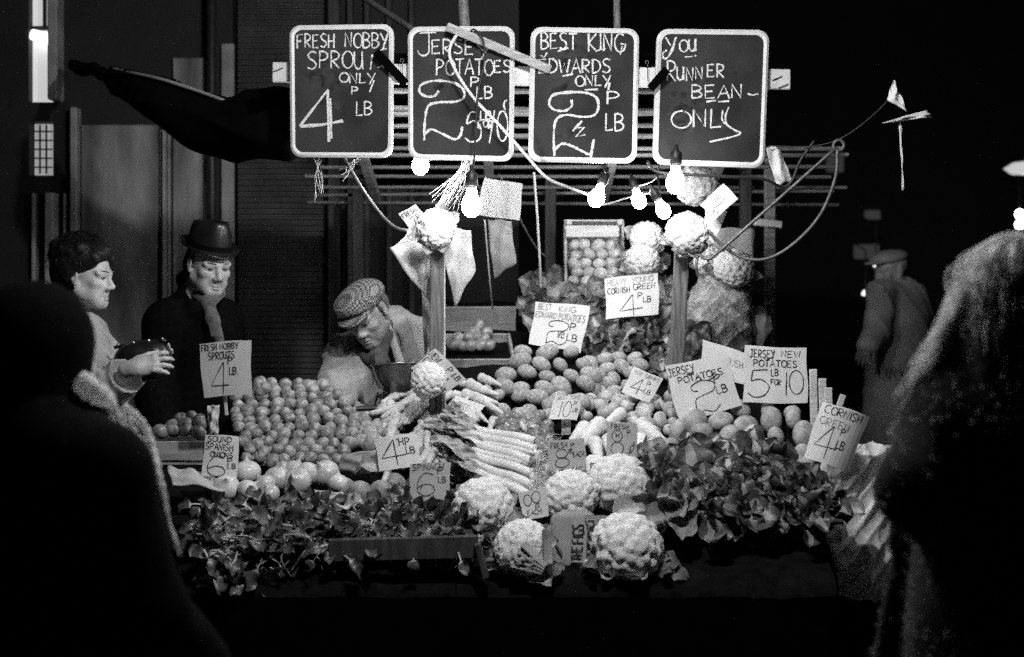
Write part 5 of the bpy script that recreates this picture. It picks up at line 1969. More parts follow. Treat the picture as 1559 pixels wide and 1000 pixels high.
def far_man():
    Y = 8.2
    c = P(1356, 412, Y)
    fwd = Vector((-.9, -.4, -.15)).normalized()
    R = rot_to(fwd, (0, 0, 1))
    L = lambda x, y, z: np.array(c) + R @ np.array([x, y, z])
    t = thing('person', (c.x + .05, c.y, 0), 'distant person in pale coat and flat cap in the dim street', 'person')
    J = dict(chin=c + Vector((0, .01, -.07)), neck=P(1366, 436, Y), chest=P(1368, 475, Y + .02), pelvis=P(1366, 560, Y),
             shL=P(1342, 446, Y - .13), elL=P(1336, 500, Y - .22), wrL=P(1322, 525, Y - .34), shR=P(1388, 452, Y + .12), elR=P(1396, 510, Y + .05), wrR=P(1372, 545, Y - .1))
    legs(J, J['pelvis'] + Vector((0, 0, -.05)), Vector((-.9, -.4, 0)))
    s = grid_for(list(v for q, v in J.items() if q != 'fwd') + [c], .19, .006)
    limbs(s, J)
    add_head(s, c, R)
    for a, sg in (('R', 1), ('L', -1)):
        d = (J['wr' + a] - J['el' + a]).normalized()
        Rh = rot_to(d, (0, -.3, .95))
        if sg < 0:
            Rh = Rh * np.array([-1, 1, 1])
        add_hand(s, J['wr' + a], Rh, sg, (.6, .6, .65, .7), .05, (.5, .5))
    s.mesh('body', 'skin', t)
    trousers(J, t, 'trousers', J['pelvis'] + Vector((0, 0, .05)))
    s = grid_for([J[q] for q in ('neck', 'chest', 'pelvis', 'shR', 'shL', 'elR', 'elL', 'wrR', 'wrL', 'knR', 'knL')], .28, .010)
    s.cap(J['pelvis'], J['chest'], .17, .165, .06)
    s.cap(J['chest'], J['neck'] + Vector((0, 0, -.03)), .15, .085, .07)
    hem = Vector((J['pelvis'].x, J['pelvis'].y, .55))
    s.cap(J['pelvis'], hem, .17, .22, .05)
    for a in 'LR':
        s.cap(J['chest'] + Vector((0, 0, .05)), J['sh' + a], .13, .08, .06)
        s.cap(J['sh' + a], J['el' + a], .082, .072, .03)
        s.cap(J['el' + a], J['wr' + a], .072, .06, .03)
    s.folds(.016, (.7, .3, .5), 24, 4).crumple(.006, 15, 5)
    s.cap(J['neck'], c, .062, .08, .02, sub=True)
    s.cut(hem, (0, 0, -1))
    s.mesh('coat', 'coat_far', t)
    s = grid_for([c], .2, .006)
    s.ell(L(0, .0, .078), (.095, .115, .045), R, .02)
    s.ell(L(0, .10, .062), (.07, .06, .012), R, .02)
    s.cut(L(0, 0, .045), R @ np.array([0, 0, -1]))
    s.mesh('flat_cap', 'paper_dark', t)


def build_people():
    mat('coat_far', 0.62, 0.9, 0.15, 10, 0.2, 200)
    woman()
    hat_man()
    vendor()
    shrouded()
    fur_woman()
    far_man()

# ------------------------------------------------------------------ the place
def build_setting():
    V = [(-60, -20, 0), (60, -20, 0), (60, 120, 0), (-60, 120, 0)]
    mat('asphalt', 0.04, 0.6, 0.4, 3, 0.5, 60, spec=0.4)
    mk('road', V, [(0, 1, 2, 3)], 'asphalt', None, (0, 0, 0), False)
    tag(LAST(), kind='structure')
    # pavement under the shopfront
    mat('paving', 0.08, 0.7, 0.4, 3, 0.5, 40)
    MB().box((-5.0, 6.6, .06), (12.0, 3.0, .12), bev=.01).build('pavement', 'paving', None, (0, 6.6, 0))
    tag(LAST(), kind='structure')


def build_shopfront():
    """wall behind the stall: panelled pilasters, a ribbed roller shutter, a lit window at the near end"""
    Y = 7.0
    mat('wall_dark', 0.008, 0.7, 0.4, 4, 0.4, 30)  # near black: the shade on the upper wall is put into the colour
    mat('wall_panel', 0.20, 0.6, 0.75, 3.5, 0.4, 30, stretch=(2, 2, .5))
    mat('moulding', 0.27, 0.55, 0.3, 8, 0.3, 40)
    mat('shutter', 0.055, 0.5, 0.35, 5, 0.2, 40)
    mat('glow_window', 0.5, 0.5, emit=0.55)
    mat('glow_lower', 0.5, 0.5, emit=0.30)
    mat('lamp_glow', 0.8, 0.5, emit=4.0)
    t = thing('shopfront', (-2.0, Y + .3, 0), 'dark panelled shopfront with a ribbed roller shutter behind the stall', 'building')
    X = lambda px: (px - CX) * Y / F
    Z = lambda py: CZ - (py - HY) * Y / F
    mb = MB()
    xl, xr, top = X(-260), X(790), 4.6
    # main wall, built round the two lit windows
    w0, w1 = X(28), X(66)
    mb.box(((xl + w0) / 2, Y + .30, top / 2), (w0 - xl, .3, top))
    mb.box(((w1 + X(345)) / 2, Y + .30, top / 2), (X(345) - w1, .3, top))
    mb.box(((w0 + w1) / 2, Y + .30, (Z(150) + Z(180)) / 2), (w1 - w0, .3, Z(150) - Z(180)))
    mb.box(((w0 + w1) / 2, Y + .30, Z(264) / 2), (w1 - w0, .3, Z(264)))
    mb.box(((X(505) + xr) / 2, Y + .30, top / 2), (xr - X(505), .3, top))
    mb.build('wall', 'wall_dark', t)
    for (a, b, z0, z1, m) in ((112, 232, Z(1000), Z(186), 'wall_panel'), (254, 314, Z(1000), Z(82), 'wall_panel'), (329, 349, Z(1000), Z(60), 'moulding')):  # panel tops stop where the shade begins, dark wall above
        MB().box(((X(a) + X(b)) / 2, Y + .13, (z0 + z1) / 2), (X(b) - X(a), .03, z1 - z0), bev=.006).build('wall_panel', m, t)
    for (a, b, d) in ((38, 44, .06), (62, 76, .10), (86, 90, .05), (99, 110, .08), (235, 240, .05), (242, 247, .09), (248, 251, .05)):
        top_ = Z(160) if a > 90 else Z(292)
        if a > 200:
            top_ = Z(195)
        MB().box(((X(a) + X(b)) / 2, Y + .15 - d / 2, top_ / 2), (X(b) - X(a), d, top_), bev=.006).build('moulding', 'moulding', t)
    MB().tube([(X(321), Y + .02, 0), (X(321), Y + .02, 4.4)], .024, 12).build('drain_pipe', 'iron', t, smooth=True)
    MB().box(((X(66) + X(84)) / 2, Y + .1, (Z(150) + 4.5) / 2), (X(82) - X(67), .12, 4.5 - Z(150)), bev=.008).build('window_post', 'moulding', t)
    # ribbed roller shutter
    V, Fc = [], []
    xs = (X(349), X(640))
    n = int(4.2 / .029)
    m = 6
    for i in range(n * m + 1):
        z = .1 + i * .029 / m
        y = Y + .22 + .009 * math.cos(2 * math.pi * i / m)
        V += [(xs[0], y, z), (xs[1], y, z)]
    for i in range(n * m):
        Fc.append((2 * i, 2 * i + 1, 2 * i + 3, 2 * i + 2))
    mk('roller_shutter', V, Fc, 'shutter', t)
    for a in (505, 530, 556, 590, 625):
        MB().box((X(a), Y + .10, 2.0), (.03 if a > 520 else .06, .06, 4.0), bev=.006).build('batten', 'wood_dark', t)
    # windows
    wf = MB().box(((w0 + w1) / 2, Y + .22, (Z(-300) + Z(148)) / 2), (w1 - w0, .02, Z(-300) - Z(148))).build('upper_window', 'glow_window', t)
    mb = MB()
    mb.box((X(49), Y + .19, (Z(-100) + Z(32)) / 2), (.012, .03, Z(-100) - Z(32)))
    mb.box(((w0 + w1) / 2, Y + .19, Z(33)), (w1 - w0, .03, .02))
    mb.build('glazing_bar', 'wall_dark', wf)
    MB().tube([(X(32), Y + .16, Z(44)), (X(64), Y + .16, Z(52))], .026, 12).build('strip_lamp', 'lamp_glow', wf, smooth=True)
    wf = MB().box((X(46), Y + .22, (Z(182) + Z(262)) / 2), (X(61) - X(31), .02, Z(182) - Z(262))).build('lower_window', 'glow_lower', t)
    mb = MB()
    for py in (194, 208, 222, 236, 250):
        mb.box((X(46), Y + .195, Z(py)), (X(60) - X(32), .02, .006))
    for px in (41, 51):
        mb.box((X(px), Y + .195, (Z(184) + Z(260)) / 2), (.005, .016, Z(184) - Z(260)))
    mb.build('leading', 'wall_dark', wf)
    # dark wall of the next building, beyond the stall, and the far end of the street
    t = thing('back_building', (2.5, 16, 0), 'unlit building far down the street behind the stall', 'building')
    mb = MB()
    mb.box((2.0, 16.2, 4.0), (16, .4, 8.0))
    mb.build('wall', 'wall_dark', t)
    mat('dim_patch', 0.3, 0.4, emit=0.022)
    for (x0, x1, y0, y1) in ((1300, 1338, 372, 394), (1258, 1284, 232, 262), (1316, 1340, 320, 334)):
        a, b = P(x0, y0, 15.95), P(x1, y1, 15.95)
        MB().box((a + b) / 2, (b.x - a.x, .05, a.z - b.z), bev=.01).build('window', 'dim_patch', t)  # faintly emissive rectangles on the far wall


def build_stall():
    t = thing('market_stall', (0, 5.2, 0), 'wooden market barrow stall with sloping display, two front posts and a slatted roof', 'market stall')
    # sloping bed
    V, Fc = [], []
    n = 24
    prof = [(4.29, .57), (4.30, .60), (4.36, .63)] + [(y, .60 + .4 * (y - 4.3)) for y in np.linspace(4.45, 6.35, n)]
    for (y, z) in prof:
        half = .965 + .04 * max(0, y - 4.3) + .02 * math.sin(y * 9)
        xs_l = -.30 if y > 5.34 else -1.02 - .30 * min(1, max(0, (y - 4.4) / .5))
        for i in range(13):
            V.append((xs_l + (half - xs_l) * i / 12, y, z + .008 * math.sin(i * 3 + y * 20)))
    for j in range(len(prof) - 1):
        for i in range(12):
            k = j * 13 + i
            Fc.append((k, k + 1, k + 14, k + 13))
    mk('display_bed', V, Fc, 'tray', t)
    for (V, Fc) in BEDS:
        mk('heap_bed', V, Fc, 'tray', t)  # coloured as dark as the shade in the gaps of the heap
    # black skirt cloth round the front and the sides
    pts = [(-1.22, 5.3), (-1.20, 4.86), (-1.04, 4.50), (-.95, 4.28), (-.5, 4.24), (0, 4.22), (.45, 4.22), (.70, 4.22), (.93, 4.24), (1.0, 4.36), (1.02, 4.7), (1.05, 5.2), (1.10, 6.3)]
    pp = smooth_pts([(x, y, 0) for x, y in pts], 8)
    V, Fc = [], []
    tops = lambda x, y: .60 + .38 * max(0, y - 4.3) - .02
    m = 9
    for i, p in enumerate(pp):
        for j in range(m + 1):
            u = j / m
            fold = .018 * math.sin(i * 1.3) * u + .01 * math.sin(i * .5 + 1) * u
            V.append((p[0] * (1 + fold * .6), p[1] - abs(fold) - .02 * u, tops(p[0], p[1]) * (1 - u) + .03 * u))
    for i in range(len(pp) - 1):
        for j in range(m):
            k = i * (m + 1) + j
            Fc.append((k, k + 1, k + m + 2, k + m + 1))
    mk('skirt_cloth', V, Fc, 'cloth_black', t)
    # front boards
    MB().beam(P(500, 838, 4.30), P(728, 832, 4.28), .02, .07, bev=.004).build('front_board', 'wood_dark', t)
    MB().beam(P(726, 826, 4.27), P(740, 880, 4.27), .02, .05, up=(0, -1, 0), bev=.004).build('corner_batten', 'wood_dark', t)
    MB().beam(P(350, 706, 4.90), P(530, 706, 4.90), .02, .018, bev=.004).build('ledge', 'wood_crate', t)
    # front posts
    MB().beam(P(666, 372, 5.10), P(664, 640, 5.10), .050, .050, up=(0, 1, 0), bev=.004).build('post', 'wood_post', t)
    MB().beam(P(1038, 382, 5.06), P(1028, 600, 5.06), .050, .050, up=(0, 1, 0), bev=.004).build('post', 'wood_post', t)
    MB().beam(P(675, 372, 5.13), P(676, 640, 5.13), .012, .05, up=(0, 1, 0), bev=.003).build('post_batten', 'wood_pale', t)
    # rear posts holding the roof
    for (px, Y, w) in ((1172, 6.2, .045), (1135, 6.3, .05), (838, 6.45, .05), (545, 6.45, .05)):
        z1 = 2.05
        p = P(px, 415, Y)
        MB().beam((p.x, Y, 0), (p.x, Y, z1), w, w, up=(0, 1, 0), bev=.004).build('rear_post', 'wood_roof' if px == 1172 else 'wood_dark', t)
    MB().beam(P(1148, 338, 6.1), P(1190, 342, 6.1), .05, .03, bev=.004).build('post_cap', 'wood_pale', t)
    # roof: slats along the stall on cross bearers, front edge high
    z_at = lambda y: 2.27 - .25 * (y - 5.02)
    jt = np.random.default_rng(4)
    for k, y in enumerate(np.cumsum(jt.uniform(.075, .165, 13)) + 5.0):
        vis = HY - (z_at(y) + .02 - CZ) * F / y > 214
        x1 = P(1275 + 6 * math.sin(k * 2.1) if vis else 1150, 0, y).x
        MB().beam((P(470 + jt.uniform(-8, 25), 0, y).x, y + jt.normal() * .012, z_at(y) + .02), (x1 + jt.normal() * .02, y + jt.normal() * .012, z_at(y) + .02 + jt.normal() * .008), jt.uniform(.045, .095), .014, bev=.003).build('roof_slat', 'wood_roof', t)
    for x in (-.62, -.1, .42, .88):
        MB().beam((x, 5.02, z_at(5.02) - .012), (x, 6.5, z_at(6.5) - .012), .04, .036, bev=.003).build('roof_bearer', 'wood_roof', t)
    mb = MB()
    mb.box((.12, 5.8, z_at(5.8) + .06), (1.5, 1.55, .012), np.array(Euler((-.245, 0, 0)).to_matrix()))
    mb.build('roof_sheet', 'cloth_black', t)
    # the white rail carrying the boards
    MB().beam(P(415, 110, 4.985), P(1203, 121, 4.985), .018, .070, bev=.003).build('board_rail', 'white_paint', t)
    mb = MB()
    for (x, y) in ((1184, 119), (1193, 131), (424, 106)):
        mb.beam(P(x - 8, y + 3, 4.972), P(x + 7, y - 3, 4.972), .004, .003, bev=.0005)
    mb.build('rail_nail', 'iron', t)
    # poles above
    MB().tube([P(702, -40, 5.10), P(708, 45, 5.04), P(716, 110, 5.04)], .019, 10).build('upright_pole', 'wood_post', t, smooth=True)
    MB().tube([P(938, -40, 5.2), P(941, 110, 5.1)], .013, 10).build('upright_pole', 'wood_post', t, smooth=True)
    MB().tube([P(528, -20, 5.3), P(640, 52, 5.2), P(700, 90, 5.1)], .012, 10).build('cross_pole', 'wood_dark', t, smooth=True)
    MB().beam(P(680, 40, 4.90), P(838, 106, 4.93), .012, .030, up=(0, -.6, 1), bev=.003).build('slanting_bar', 'wood_crate', t)  # plain wooden awning brace
    MB().beam(P(572, 78, 4.91), P(618, 128, 4.93), .012, .030, up=(0, -.2, 1), bev=.003).build('slanting_bar', 'cloth_black', t)  # black slanting bar over the first board and rail
    MB().beam(P(990, 135, 4.92), P(1016, 105, 4.90), .012, .03, up=(0, -.2, 1), bev=.003).build('slanting_bar', 'cloth_black', t)  # black slanting bar over the rail
    # rods and hook arm at the far post
    mb = MB()
    mb.tube(smooth_pts([P(1050, 394, 5.0), P(1062, 388, 4.98), P(1074, 393, 4.96), P(1086, 390, 4.95), P(1140, 343, 4.92), P(1200, 290, 4.9), P(1274, 224, 4.88)], 5), .006, 8)
    c = P(1277, 221, 4.88)
    mb.tube([c + Vector((.018 * math.cos(a), 0, .018 * math.sin(a))) for a in np.linspace(0, 6.3, 16)], .0055, 8, cap=False)
    mb.tube(smooth_pts([P(1062, 388, 4.98), P(1060, 405, 4.97), P(1063, 422, 4.97)], 4), .005, 8)
    mb.build('hook_rod', 'rod', t, smooth=True)
    mb = MB()
    mb.tube(smooth_pts([P(1275, 226, 4.88), P(1272, 270, 4.88), P(1250, 325, 4.9), P(1212, 368, 4.92), P(1170, 393, 4.94), P(1130, 392, 4.96), P(1098, 372, 4.98), P(1078, 350, 4.99)], 6), .006, 8)
    mb.build('bent_rod', 'rod', t, smooth=True)
    # slatted side of the far end: an upended crate fence
    for k, (x, y0, y1) in enumerate(((1238, 562, 720), (1252, 576, 730), (1261, 590, 735))):
        MB().beam(P(x, y0, 4.98 - .03 * k), P(x + 3, y1, 4.98 - .03 * k), .026, .012, up=(0, -1, 0), bev=.002).build('side_slat', 'wood_pale', t)


def crate(name, c, size, R, label, m='wood_crate', slats=2, corner=True):
    """an open box: base, two ends, two sides of slats, corner posts; c = centre of the base"""
    t = thing(name, c, label, 'crate')
    c, R = np.array(c), np.array(R)
    w, d, h = size
    MB().box(c, (w, d, .012), R).build('base', m, t)
    for sx in (-1, 1):
        MB().box(c + R @ np.array((sx * (w / 2 - .006), 0, h / 2)), (.012, d - .002, h - .006), R, bev=.002).build('end_board', m, t)
    for sy in (-1, 1):
        mb = MB()
        for k in range(slats):
            hh = h / slats
            mb.box(c + R @ np.array((0, sy * (d / 2 + .004), hh * (k + .5))), (w, .008, hh - .018), R, bev=.002)
        mb.build('side_slats', m, t)
    if corner:
        mb = MB()
        for sx in (-1, 1):
            for sy in (-1, 1):
                mb.box(c + R @ np.array((sx * (w / 2 - .02), sy * (d / 2 - .014), h / 2 + .012)), (.024, .024, h + .03), R, bev=.002)
        mb.build('corner_posts', m, t)
    return t


def sheet(name, px, Y, m, label, cat, bend=.01, bendv=.01, dy=(0, 0, 0, 0), group=None, cr=.006, extra=None):
    """a hanging sheet of paper or cloth with creases and thickness"""
    C3 = [P(*q, Y + d) for q, d in zip(px, dy)]
    f = quad_surf(*C3, bend=bend, bendv=bendv)
    n = 16
    V, Fc = [], []
    for o in (0, -.0015):
        for j in range(n + 1):
            for i in range(n + 1):
                u, v = i / n, j / n
                c = cr * (math.sin(9 * u + 4 * v + px[0][0]) + .6 * math.sin(13 * v - 6 * u) + abs(math.sin(5 * (u + v))) * .8)
                V.append(tuple(f(u + .02 * math.sin(8 * v + 1) * (i in (0, n)), v + .02 * math.sin(9 * u) * (j in (0, n)), o + c)))
    N1 = (n + 1) ** 2
    for j in range(n):
        for i in range(n):
            k = j * (n + 1) + i
            Fc.append((k, k + n + 1, k + n + 2, k + 1))
            Fc.append((N1 + k, N1 + k + 1, N1 + k + n + 2, N1 + k + n + 1))
    ring = [i for i in range(n + 1)] + [j * (n + 1) + n for j in range(1, n + 1)] + [n * (n + 1) + i for i in range(n - 1, -1, -1)] + [j * (n + 1) for j in range(n - 1, 0, -1)]
    for i in range(len(ring)):
        p, q = ring[i], ring[(i + 1) % len(ring)]
        Fc.append((p, q, N1 + q, N1 + p))
    o = mk(name, V, Fc, m, None, sum(C3, Vector()) / 4, True)
    return tag(o, label, cat, group)


def bulb(px, py, Y, tilt, label, power=1.0, r=.030, cord=None):
    c = P(px, py, Y)
    t = thing('light_bulb', c, label, 'light bulb', 'bare bulbs lighting the stall')
    key = 'bulb_glass_%d' % int(power * 100)
    mat(key, .8, .3, emit=BULB * power)
    R = np.array(Euler(tilt).to_matrix())
    k = r / .030
    prof = [(.0001, -.034), (.011, -.032), (.021, -.025), (.028, -.012), (.030, 0), (.0285, .012), (.0235, .024), (.017, .035), (.0145, .046), (.0140, .054)]
    MB().lathe([(a * k, b * k) for a, b in prof], c, R, 16).build('glass', key, t, smooth=True)
    MB().lathe([(.0142 * k, .054 * k), (.0150 * k, .056 * k), (.0150 * k, .078 * k), (.0001, .079 * k)], c, R, 14).build('brass_cap', 'steel', t, smooth=True)
    MB().lathe([(.0165 * k, .060 * k), (.0200 * k, .064 * k), (.0190 * k, .098 * k), (.008 * k, .108 * k), (.005 * k, .125 * k), (.0001, .126 * k)], c, R, 14).build('lamp_holder', 'cable_black', t, smooth=True)
    if cord:
        top = Vector(np.array(c) + R @ np.array((0, 0, .12 * k)))
        MB().tube(smooth_pts([tuple(top)] + [tuple(P(*q)) for q in cord], 6), .0035, 6).build('flex', 'cable_black', t, smooth=True)
    return t


def build_lights():
    bulb(718, 314, 4.62, (0, 0, 0), 'brightest bare bulb on a straight black flex in front of the jersey board'.replace('jersey', 'second'), 1.0, .032, [(722, 240, 4.72), (727, 150, 4.82), (737, 95, 4.86), (735, 60, 4.88), (722, 45, 4.90), (712, 50, 5.0)])
    bulb(640, 252, 5.10, (0, .05, 0), 'bare bulb half hidden beneath the lower edge of the second board', 2.0, .030, [(641, 215, 5.15), (642, 190, 5.2)])
    bulb(908, 302, 5.35, (0, .35, 0), 'tilted bare bulb below the king edwards board', .9, .030, [(922, 262, 5.3), (915, 240, 5.3), (913, 215, 5.2)])
    bulb(973, 306, 5.75, (0, -.3, 0), 'small far bulb hanging on a loop of white flex', .7, .028, [(970, 282, 5.75), (1000, 270, 5.5), (1002, 235, 5.3)])
    bulb(1028, 279, 4.72, (0, .03, 0), 'bare bulb burning in front of the lower edge of the runner bean board', .8, .031, [(1027, 245, 4.85), (1026, 232, 5.02)])
    bulb(1010, 321, 5.08, (.3, -.5, 0), 'bulb tilted towards the cauliflower on the post', .22, .026, [(1004, 290, 5.2), (1000, 262, 5.3)])
    bulb(627, 353, 5.10, (0, 1.2, 0), 'tiny bulb at the end of a sagging cable beside the paper bags', .10, .014)
    # unseen bulbs added above the customers, to light boards and cards from the front
    for k, (x, w) in enumerate(((-.25, .35), (.08, 2.2), (.40, .35))):
        c = Vector((x, 3.30, 2.86))
        t = bulb(CX + c.x * F / c.y, HY - (c.z - CZ) * F / c.y, c.y, (0, 0, 0), ['first', 'strongest middle', 'last'][k] + ' of the unseen bare bulbs added over the customers', KEY * w, .036, None)
        MB().tube([c + Vector((0, 0, .14)), c + Vector((0, .01, .6))], .0035, 6).build('flex', 'cable_black', t, smooth=True)
    # far lamps in the street
    mat('far_lamp', .8, .3, emit=9.0)
    mat('far_lamp_dim', .8, .3, emit=1.6)
    for (x, y, Y, r, m, lab) in ((1553, 326, 14.0, .05, 'far_lamp', 'upper of two round white lamps far down the street'), (1553, 342, 14.0, .05, 'far_lamp', 'lower of two round white lamps far down the street'),
                                 (1319, 448, 13.0, .045, 'far_lamp_dim', 'brightest distant lamp behind the far pale coated person'), (1334, 403, 14.0, .03, 'far_lamp_dim', 'small distant lamp near the far flat cap'), (1325, 515, 12.0, .03, 'far_lamp_dim', 'low distant lamp near the far person')):
        c = P(x, y, Y)
        t = thing('distant_lamp', c, lab, 'lamp', 'lamps far down the street')
        MB().lathe([(.0001, -r), (r * .7, -r * .7), (r, 0), (r * .7, r * .7), (.0001, r)], c, None, 14).build('globe', m, t, smooth=True)
        MB().tube([c + Vector((0, .02, r * .8)), (c.x, c.y + .02, c.z + .4), (c.x, c.y + .6, c.z + .5)], .008, 6).build('bracket', 'iron', t)
    c = P(1566, 256, 13.0)
    t = thing('street_lamp', (c.x, c.y, 0), 'wide street lantern glowing at the edge of the dark street', 'street lamp')
    mat('far_lantern', .8, .3, emit=.55)
    MB().lathe([(.0001, -.06), (.16, -.05), (.22, 0), (.14, .05), (.0001, .07)], c, None, 20).build('lantern', 'far_lantern', t, smooth=True)
    MB().tube([(c.x, c.y, c.z + .06), (c.x, c.y, c.z + .25), (c.x + .6, c.y, c.z + .35), (c.x + .9, c.y, c.z), (c.x + .9, c.y, 0)], .04, 8).build('pole', 'iron', t, smooth=True)


def build_props():
    # cables
    def cable(pts, r, m, label):
        p = smooth_pts([P(*q) for q in pts], 8)
        mb = MB()
        mb.tube(p, r, 7)
        o = mb.build('cable', m, None, tuple(p[0]), True)
        tag(o, label, 'cable')
    cable([(708, 45, 4.98), (694, 55, 4.9), (684, 80, 4.88), (695, 110, 4.87), (722, 150, 4.86), (760, 190, 4.86), (800, 235, 4.88), (832, 270, 4.95), (865, 285, 5.1), (895, 296, 5.3)], .0055, 'cable_white', 'white cable sagging across the second board towards the bulbs')
    cable([(523, 238, 5.0), (535, 260, 5.0), (560, 300, 5.02), (585, 332, 5.05), (604, 347, 5.08), (622, 351, 5.10)], .006, 'rod', 'grey cable drooping from the first board to the tiny bulb')
    cable([(1000, 292, 5.2), (960, 300, 5.6), (915, 312, 5.5), (905, 300, 5.4)], .003, 'cable_white', 'thin white flex looped between the small bulbs')
    cable([(985, 245, 4.93), (1005, 262, 4.92), (1100, 268, 4.92), (1160, 272, 4.93), (1190, 284, 4.95), (1206, 275, 4.95), (1218, 245, 4.95), (1240, 214, 4.95)], .0055, 'cable_black', 'black cable running under the runner bean board')
    cable([(760, 265, 5.3), (790, 330, 5.6), (815, 375, 5.8), (832, 392, 5.9)], .004, 'rod', 'thin cord slanting behind the blank white notice')
    cable([(813, 262, 5.6), (818, 330, 5.65), (822, 400, 5.7), (823, 440, 5.75)], .005, 'string', 'straight cord hanging down to the cabbages')
    cable([(1170, 222, 4.95), (1240, 222, 4.93), (1290, 205, 4.9), (1345, 160, 4.85), (1362, 130, 4.8)], .002, 'iron', 'wire strung from the runner bean board up to the torn polythene')
    cable([(738, 335, 5.4), (746, 430, 5.6), (750, 470, 5.8)], .003, 'string', 'loose string hanging by the tall paper bag')
    # strings and straw dangling under the boards
    rs = np.random.default_rng(2)
    for (x0, y0, x1, y1, n, Y, lab) in ((485, 242, 489, 292, 7, 5.0, 'frayed string hanging below the first board'), (714, 246, 675, 315, 26, 5.2, 'tuft of straw hanging below the second board'), (545, 242, 520, 258, 6, 5.0, 'wisp of straw at the lower corner of the first board')):
        mb = MB()
        for k in range(n):
            a = P(x0 + rs.normal() * 5, y0 + rs.uniform(-4, 6), Y + rs.normal() * .03)
            b = P(x1 + rs.normal() * (4 if n < 10 else 14), y1 + rs.normal() * 8, Y + rs.normal() * .04)
            m_ = (a + b) / 2 + Vector(rs.normal(size=3) * .010)
            mb.tube(smooth_pts([a, m_, b], 4), .0011, 4, cap=False)
        o = mb.build('straw', 'string', None, tuple(P(x0, y0, Y)), True)
        tag(o, lab, 'straw')
    # papers at the post
    sheet('paper_bag', [(592, 378), (656, 332), (664, 400), (656, 464)], 5.17, 'paper', 'creased white paper bag hanging at an angle on the near side of the post', 'paper bag', .012, .01)
    sheet('paper_bag', [(668, 345), (716, 350), (724, 412), (692, 468)], 5.19, 'paper', 'folded white paper sheet hanging on the bulb side of the post', 'paper bag', .014, .012)
    sheet('paper_bag', [(742, 334), (778, 336), (786, 400), (752, 424)], 5.7, 'paper_dark', 'tall grey paper bag hanging below the blank notice', 'paper bag', .02, .02)
    sheet('paper_bag', [(642, 440), (662, 455), (660, 520), (646, 540)], 5.3, 'paper_dark', 'narrow strip of paper hanging behind the post', 'paper bag')
    sheet('hanging_cloth', [(1163, 224), (1186, 224), (1206, 276), (1182, 282)], 4.98, 'paper', 'strip of white cloth hanging past the corner of the runner bean board', 'cloth')
    sheet('paper_bag', [(1138, 462), (1170, 470), (1176, 500), (1150, 540)], 5.95, 'paper_dark', 'crumpled bag hanging beside the rough sack', 'paper bag', .03, .02)
    sheet('wrapping_paper', [(1066, 350), (1146, 346), (1150, 440), (1060, 430)], 6.0, 'paper', 'white wrapping paper pinned up behind the cauliflowers above the sack', 'paper', .02, .01)
    sheet('wrapping_paper', [(520, 690), (572, 684), (576, 722), (514, 724)], 4.84, 'paper_dark', 'crumpled wrapping paper propped behind the onions', 'paper', .02, .01)
    sheet('wrapping_paper', [(478, 744), (520, 748), (545, 770), (486, 782)], 4.55, 'paper', 'scrap of white wrapping paper among the spinach', 'paper', .02, .01)
    sheet('wrapping_paper', [(252, 713), (300, 722), (345, 752), (262, 738)], 4.72, 'paper', 'white paper lining under the onions at the stall edge', 'paper', .01, .01, (0, 0, -.12, -.1))
    sheet('price_stub', [(316, 617), (334, 616), (333, 660), (318, 660)], 4.74, 'paper', 'white paper stub standing between the two cards at the sprout pile', 'paper', .01, .004)
    sheet('price_stub', [(716, 655), (742, 655), (740, 690), (718, 690)], 5.2, 'paper', 'white paper corner showing behind the leeks', 'paper', .01, .004)
    # torn polythene in the wires
    sheet('torn_polythene', [(1342, 187), (1408, 168), (1420, 179), (1346, 188)], 4.8, 'plastic', 'torn strip of polythene caught on a wire over the street', 'polythene', .02, .01)
    sheet('torn_polythene', [(1359, 122), (1362, 124), (1380, 170), (1350, 152)], 4.8, 'plastic', 'narrow shred of polythene above the torn strip', 'polythene', .006, .004)
    o = sheet('torn_polythene', [(1368, 188), (1371, 188), (1374, 288), (1373, 288)], 4.8, 'plastic', 'long thin shred of polythene dangling under the torn strip', 'polythene', .006, .004)
    # rolled tarpaulin, the light on its upper edge painted as a pale tube
    s = Sdf((-2.35, 4.9, 1.75), (-.55, 7.1, 2.75), .010)
    pts = smooth_pts([P(112, 98, 6.9), P(170, 118, 6.1), P(240, 152, 5.7), P(300, 184, 5.6), P(350, 196, 5.5), P(400, 190, 5.35), P(450, 186, 5.25)], 4)
    rr = np.interp(np.linspace(0, 1, len(pts)), [0, .17, .33, .5, .75, 1], [.02, .03, .08, .112, .12, .12])
    for i in range(len(pts) - 1):
        s.cap(pts[i], pts[i + 1], rr[i], rr[i + 1], .02)
    s.folds(.030, (.35, .1, .9), 20, 4, 3).crumple(.012, 14, 4)
    s.cap(P(168, 100, 5.9), P(250, 122, 5.62), .006, .008, .012)
    s.cap(P(250, 122, 5.62), P(345, 152, 5.55), .009, .008, .012)
    mat('tarpaulin', .003, .9, .3, 10, .4, 60, spec=.05)
    o = s.mesh('tarpaulin', 'tarpaulin', None, tuple(P(300, 165, 5.6)))
    tag(o, 'rolled dark tarpaulin slung from the shopfront to the first board', 'tarpaulin')
    MB().tube(smooth_pts([P(168, 104, 5.98), P(205, 112, 5.76), P(250, 122, 5.60), P(300, 138, 5.52), P(346, 155, 5.42)], 5), .008, 6).build('hem', 'paper_dark', o, smooth=True)  # pale tube painted in for light along the upper edge
    # scale
    c = P(604, 556, 5.32)
    t = thing('weighing_scale', c, 'weighing scale with a deep metal pan in front of the stallholder', 'scale')
    Rt = np.array(Euler((-.10, -.05, 0)).to_matrix())
    r = .097
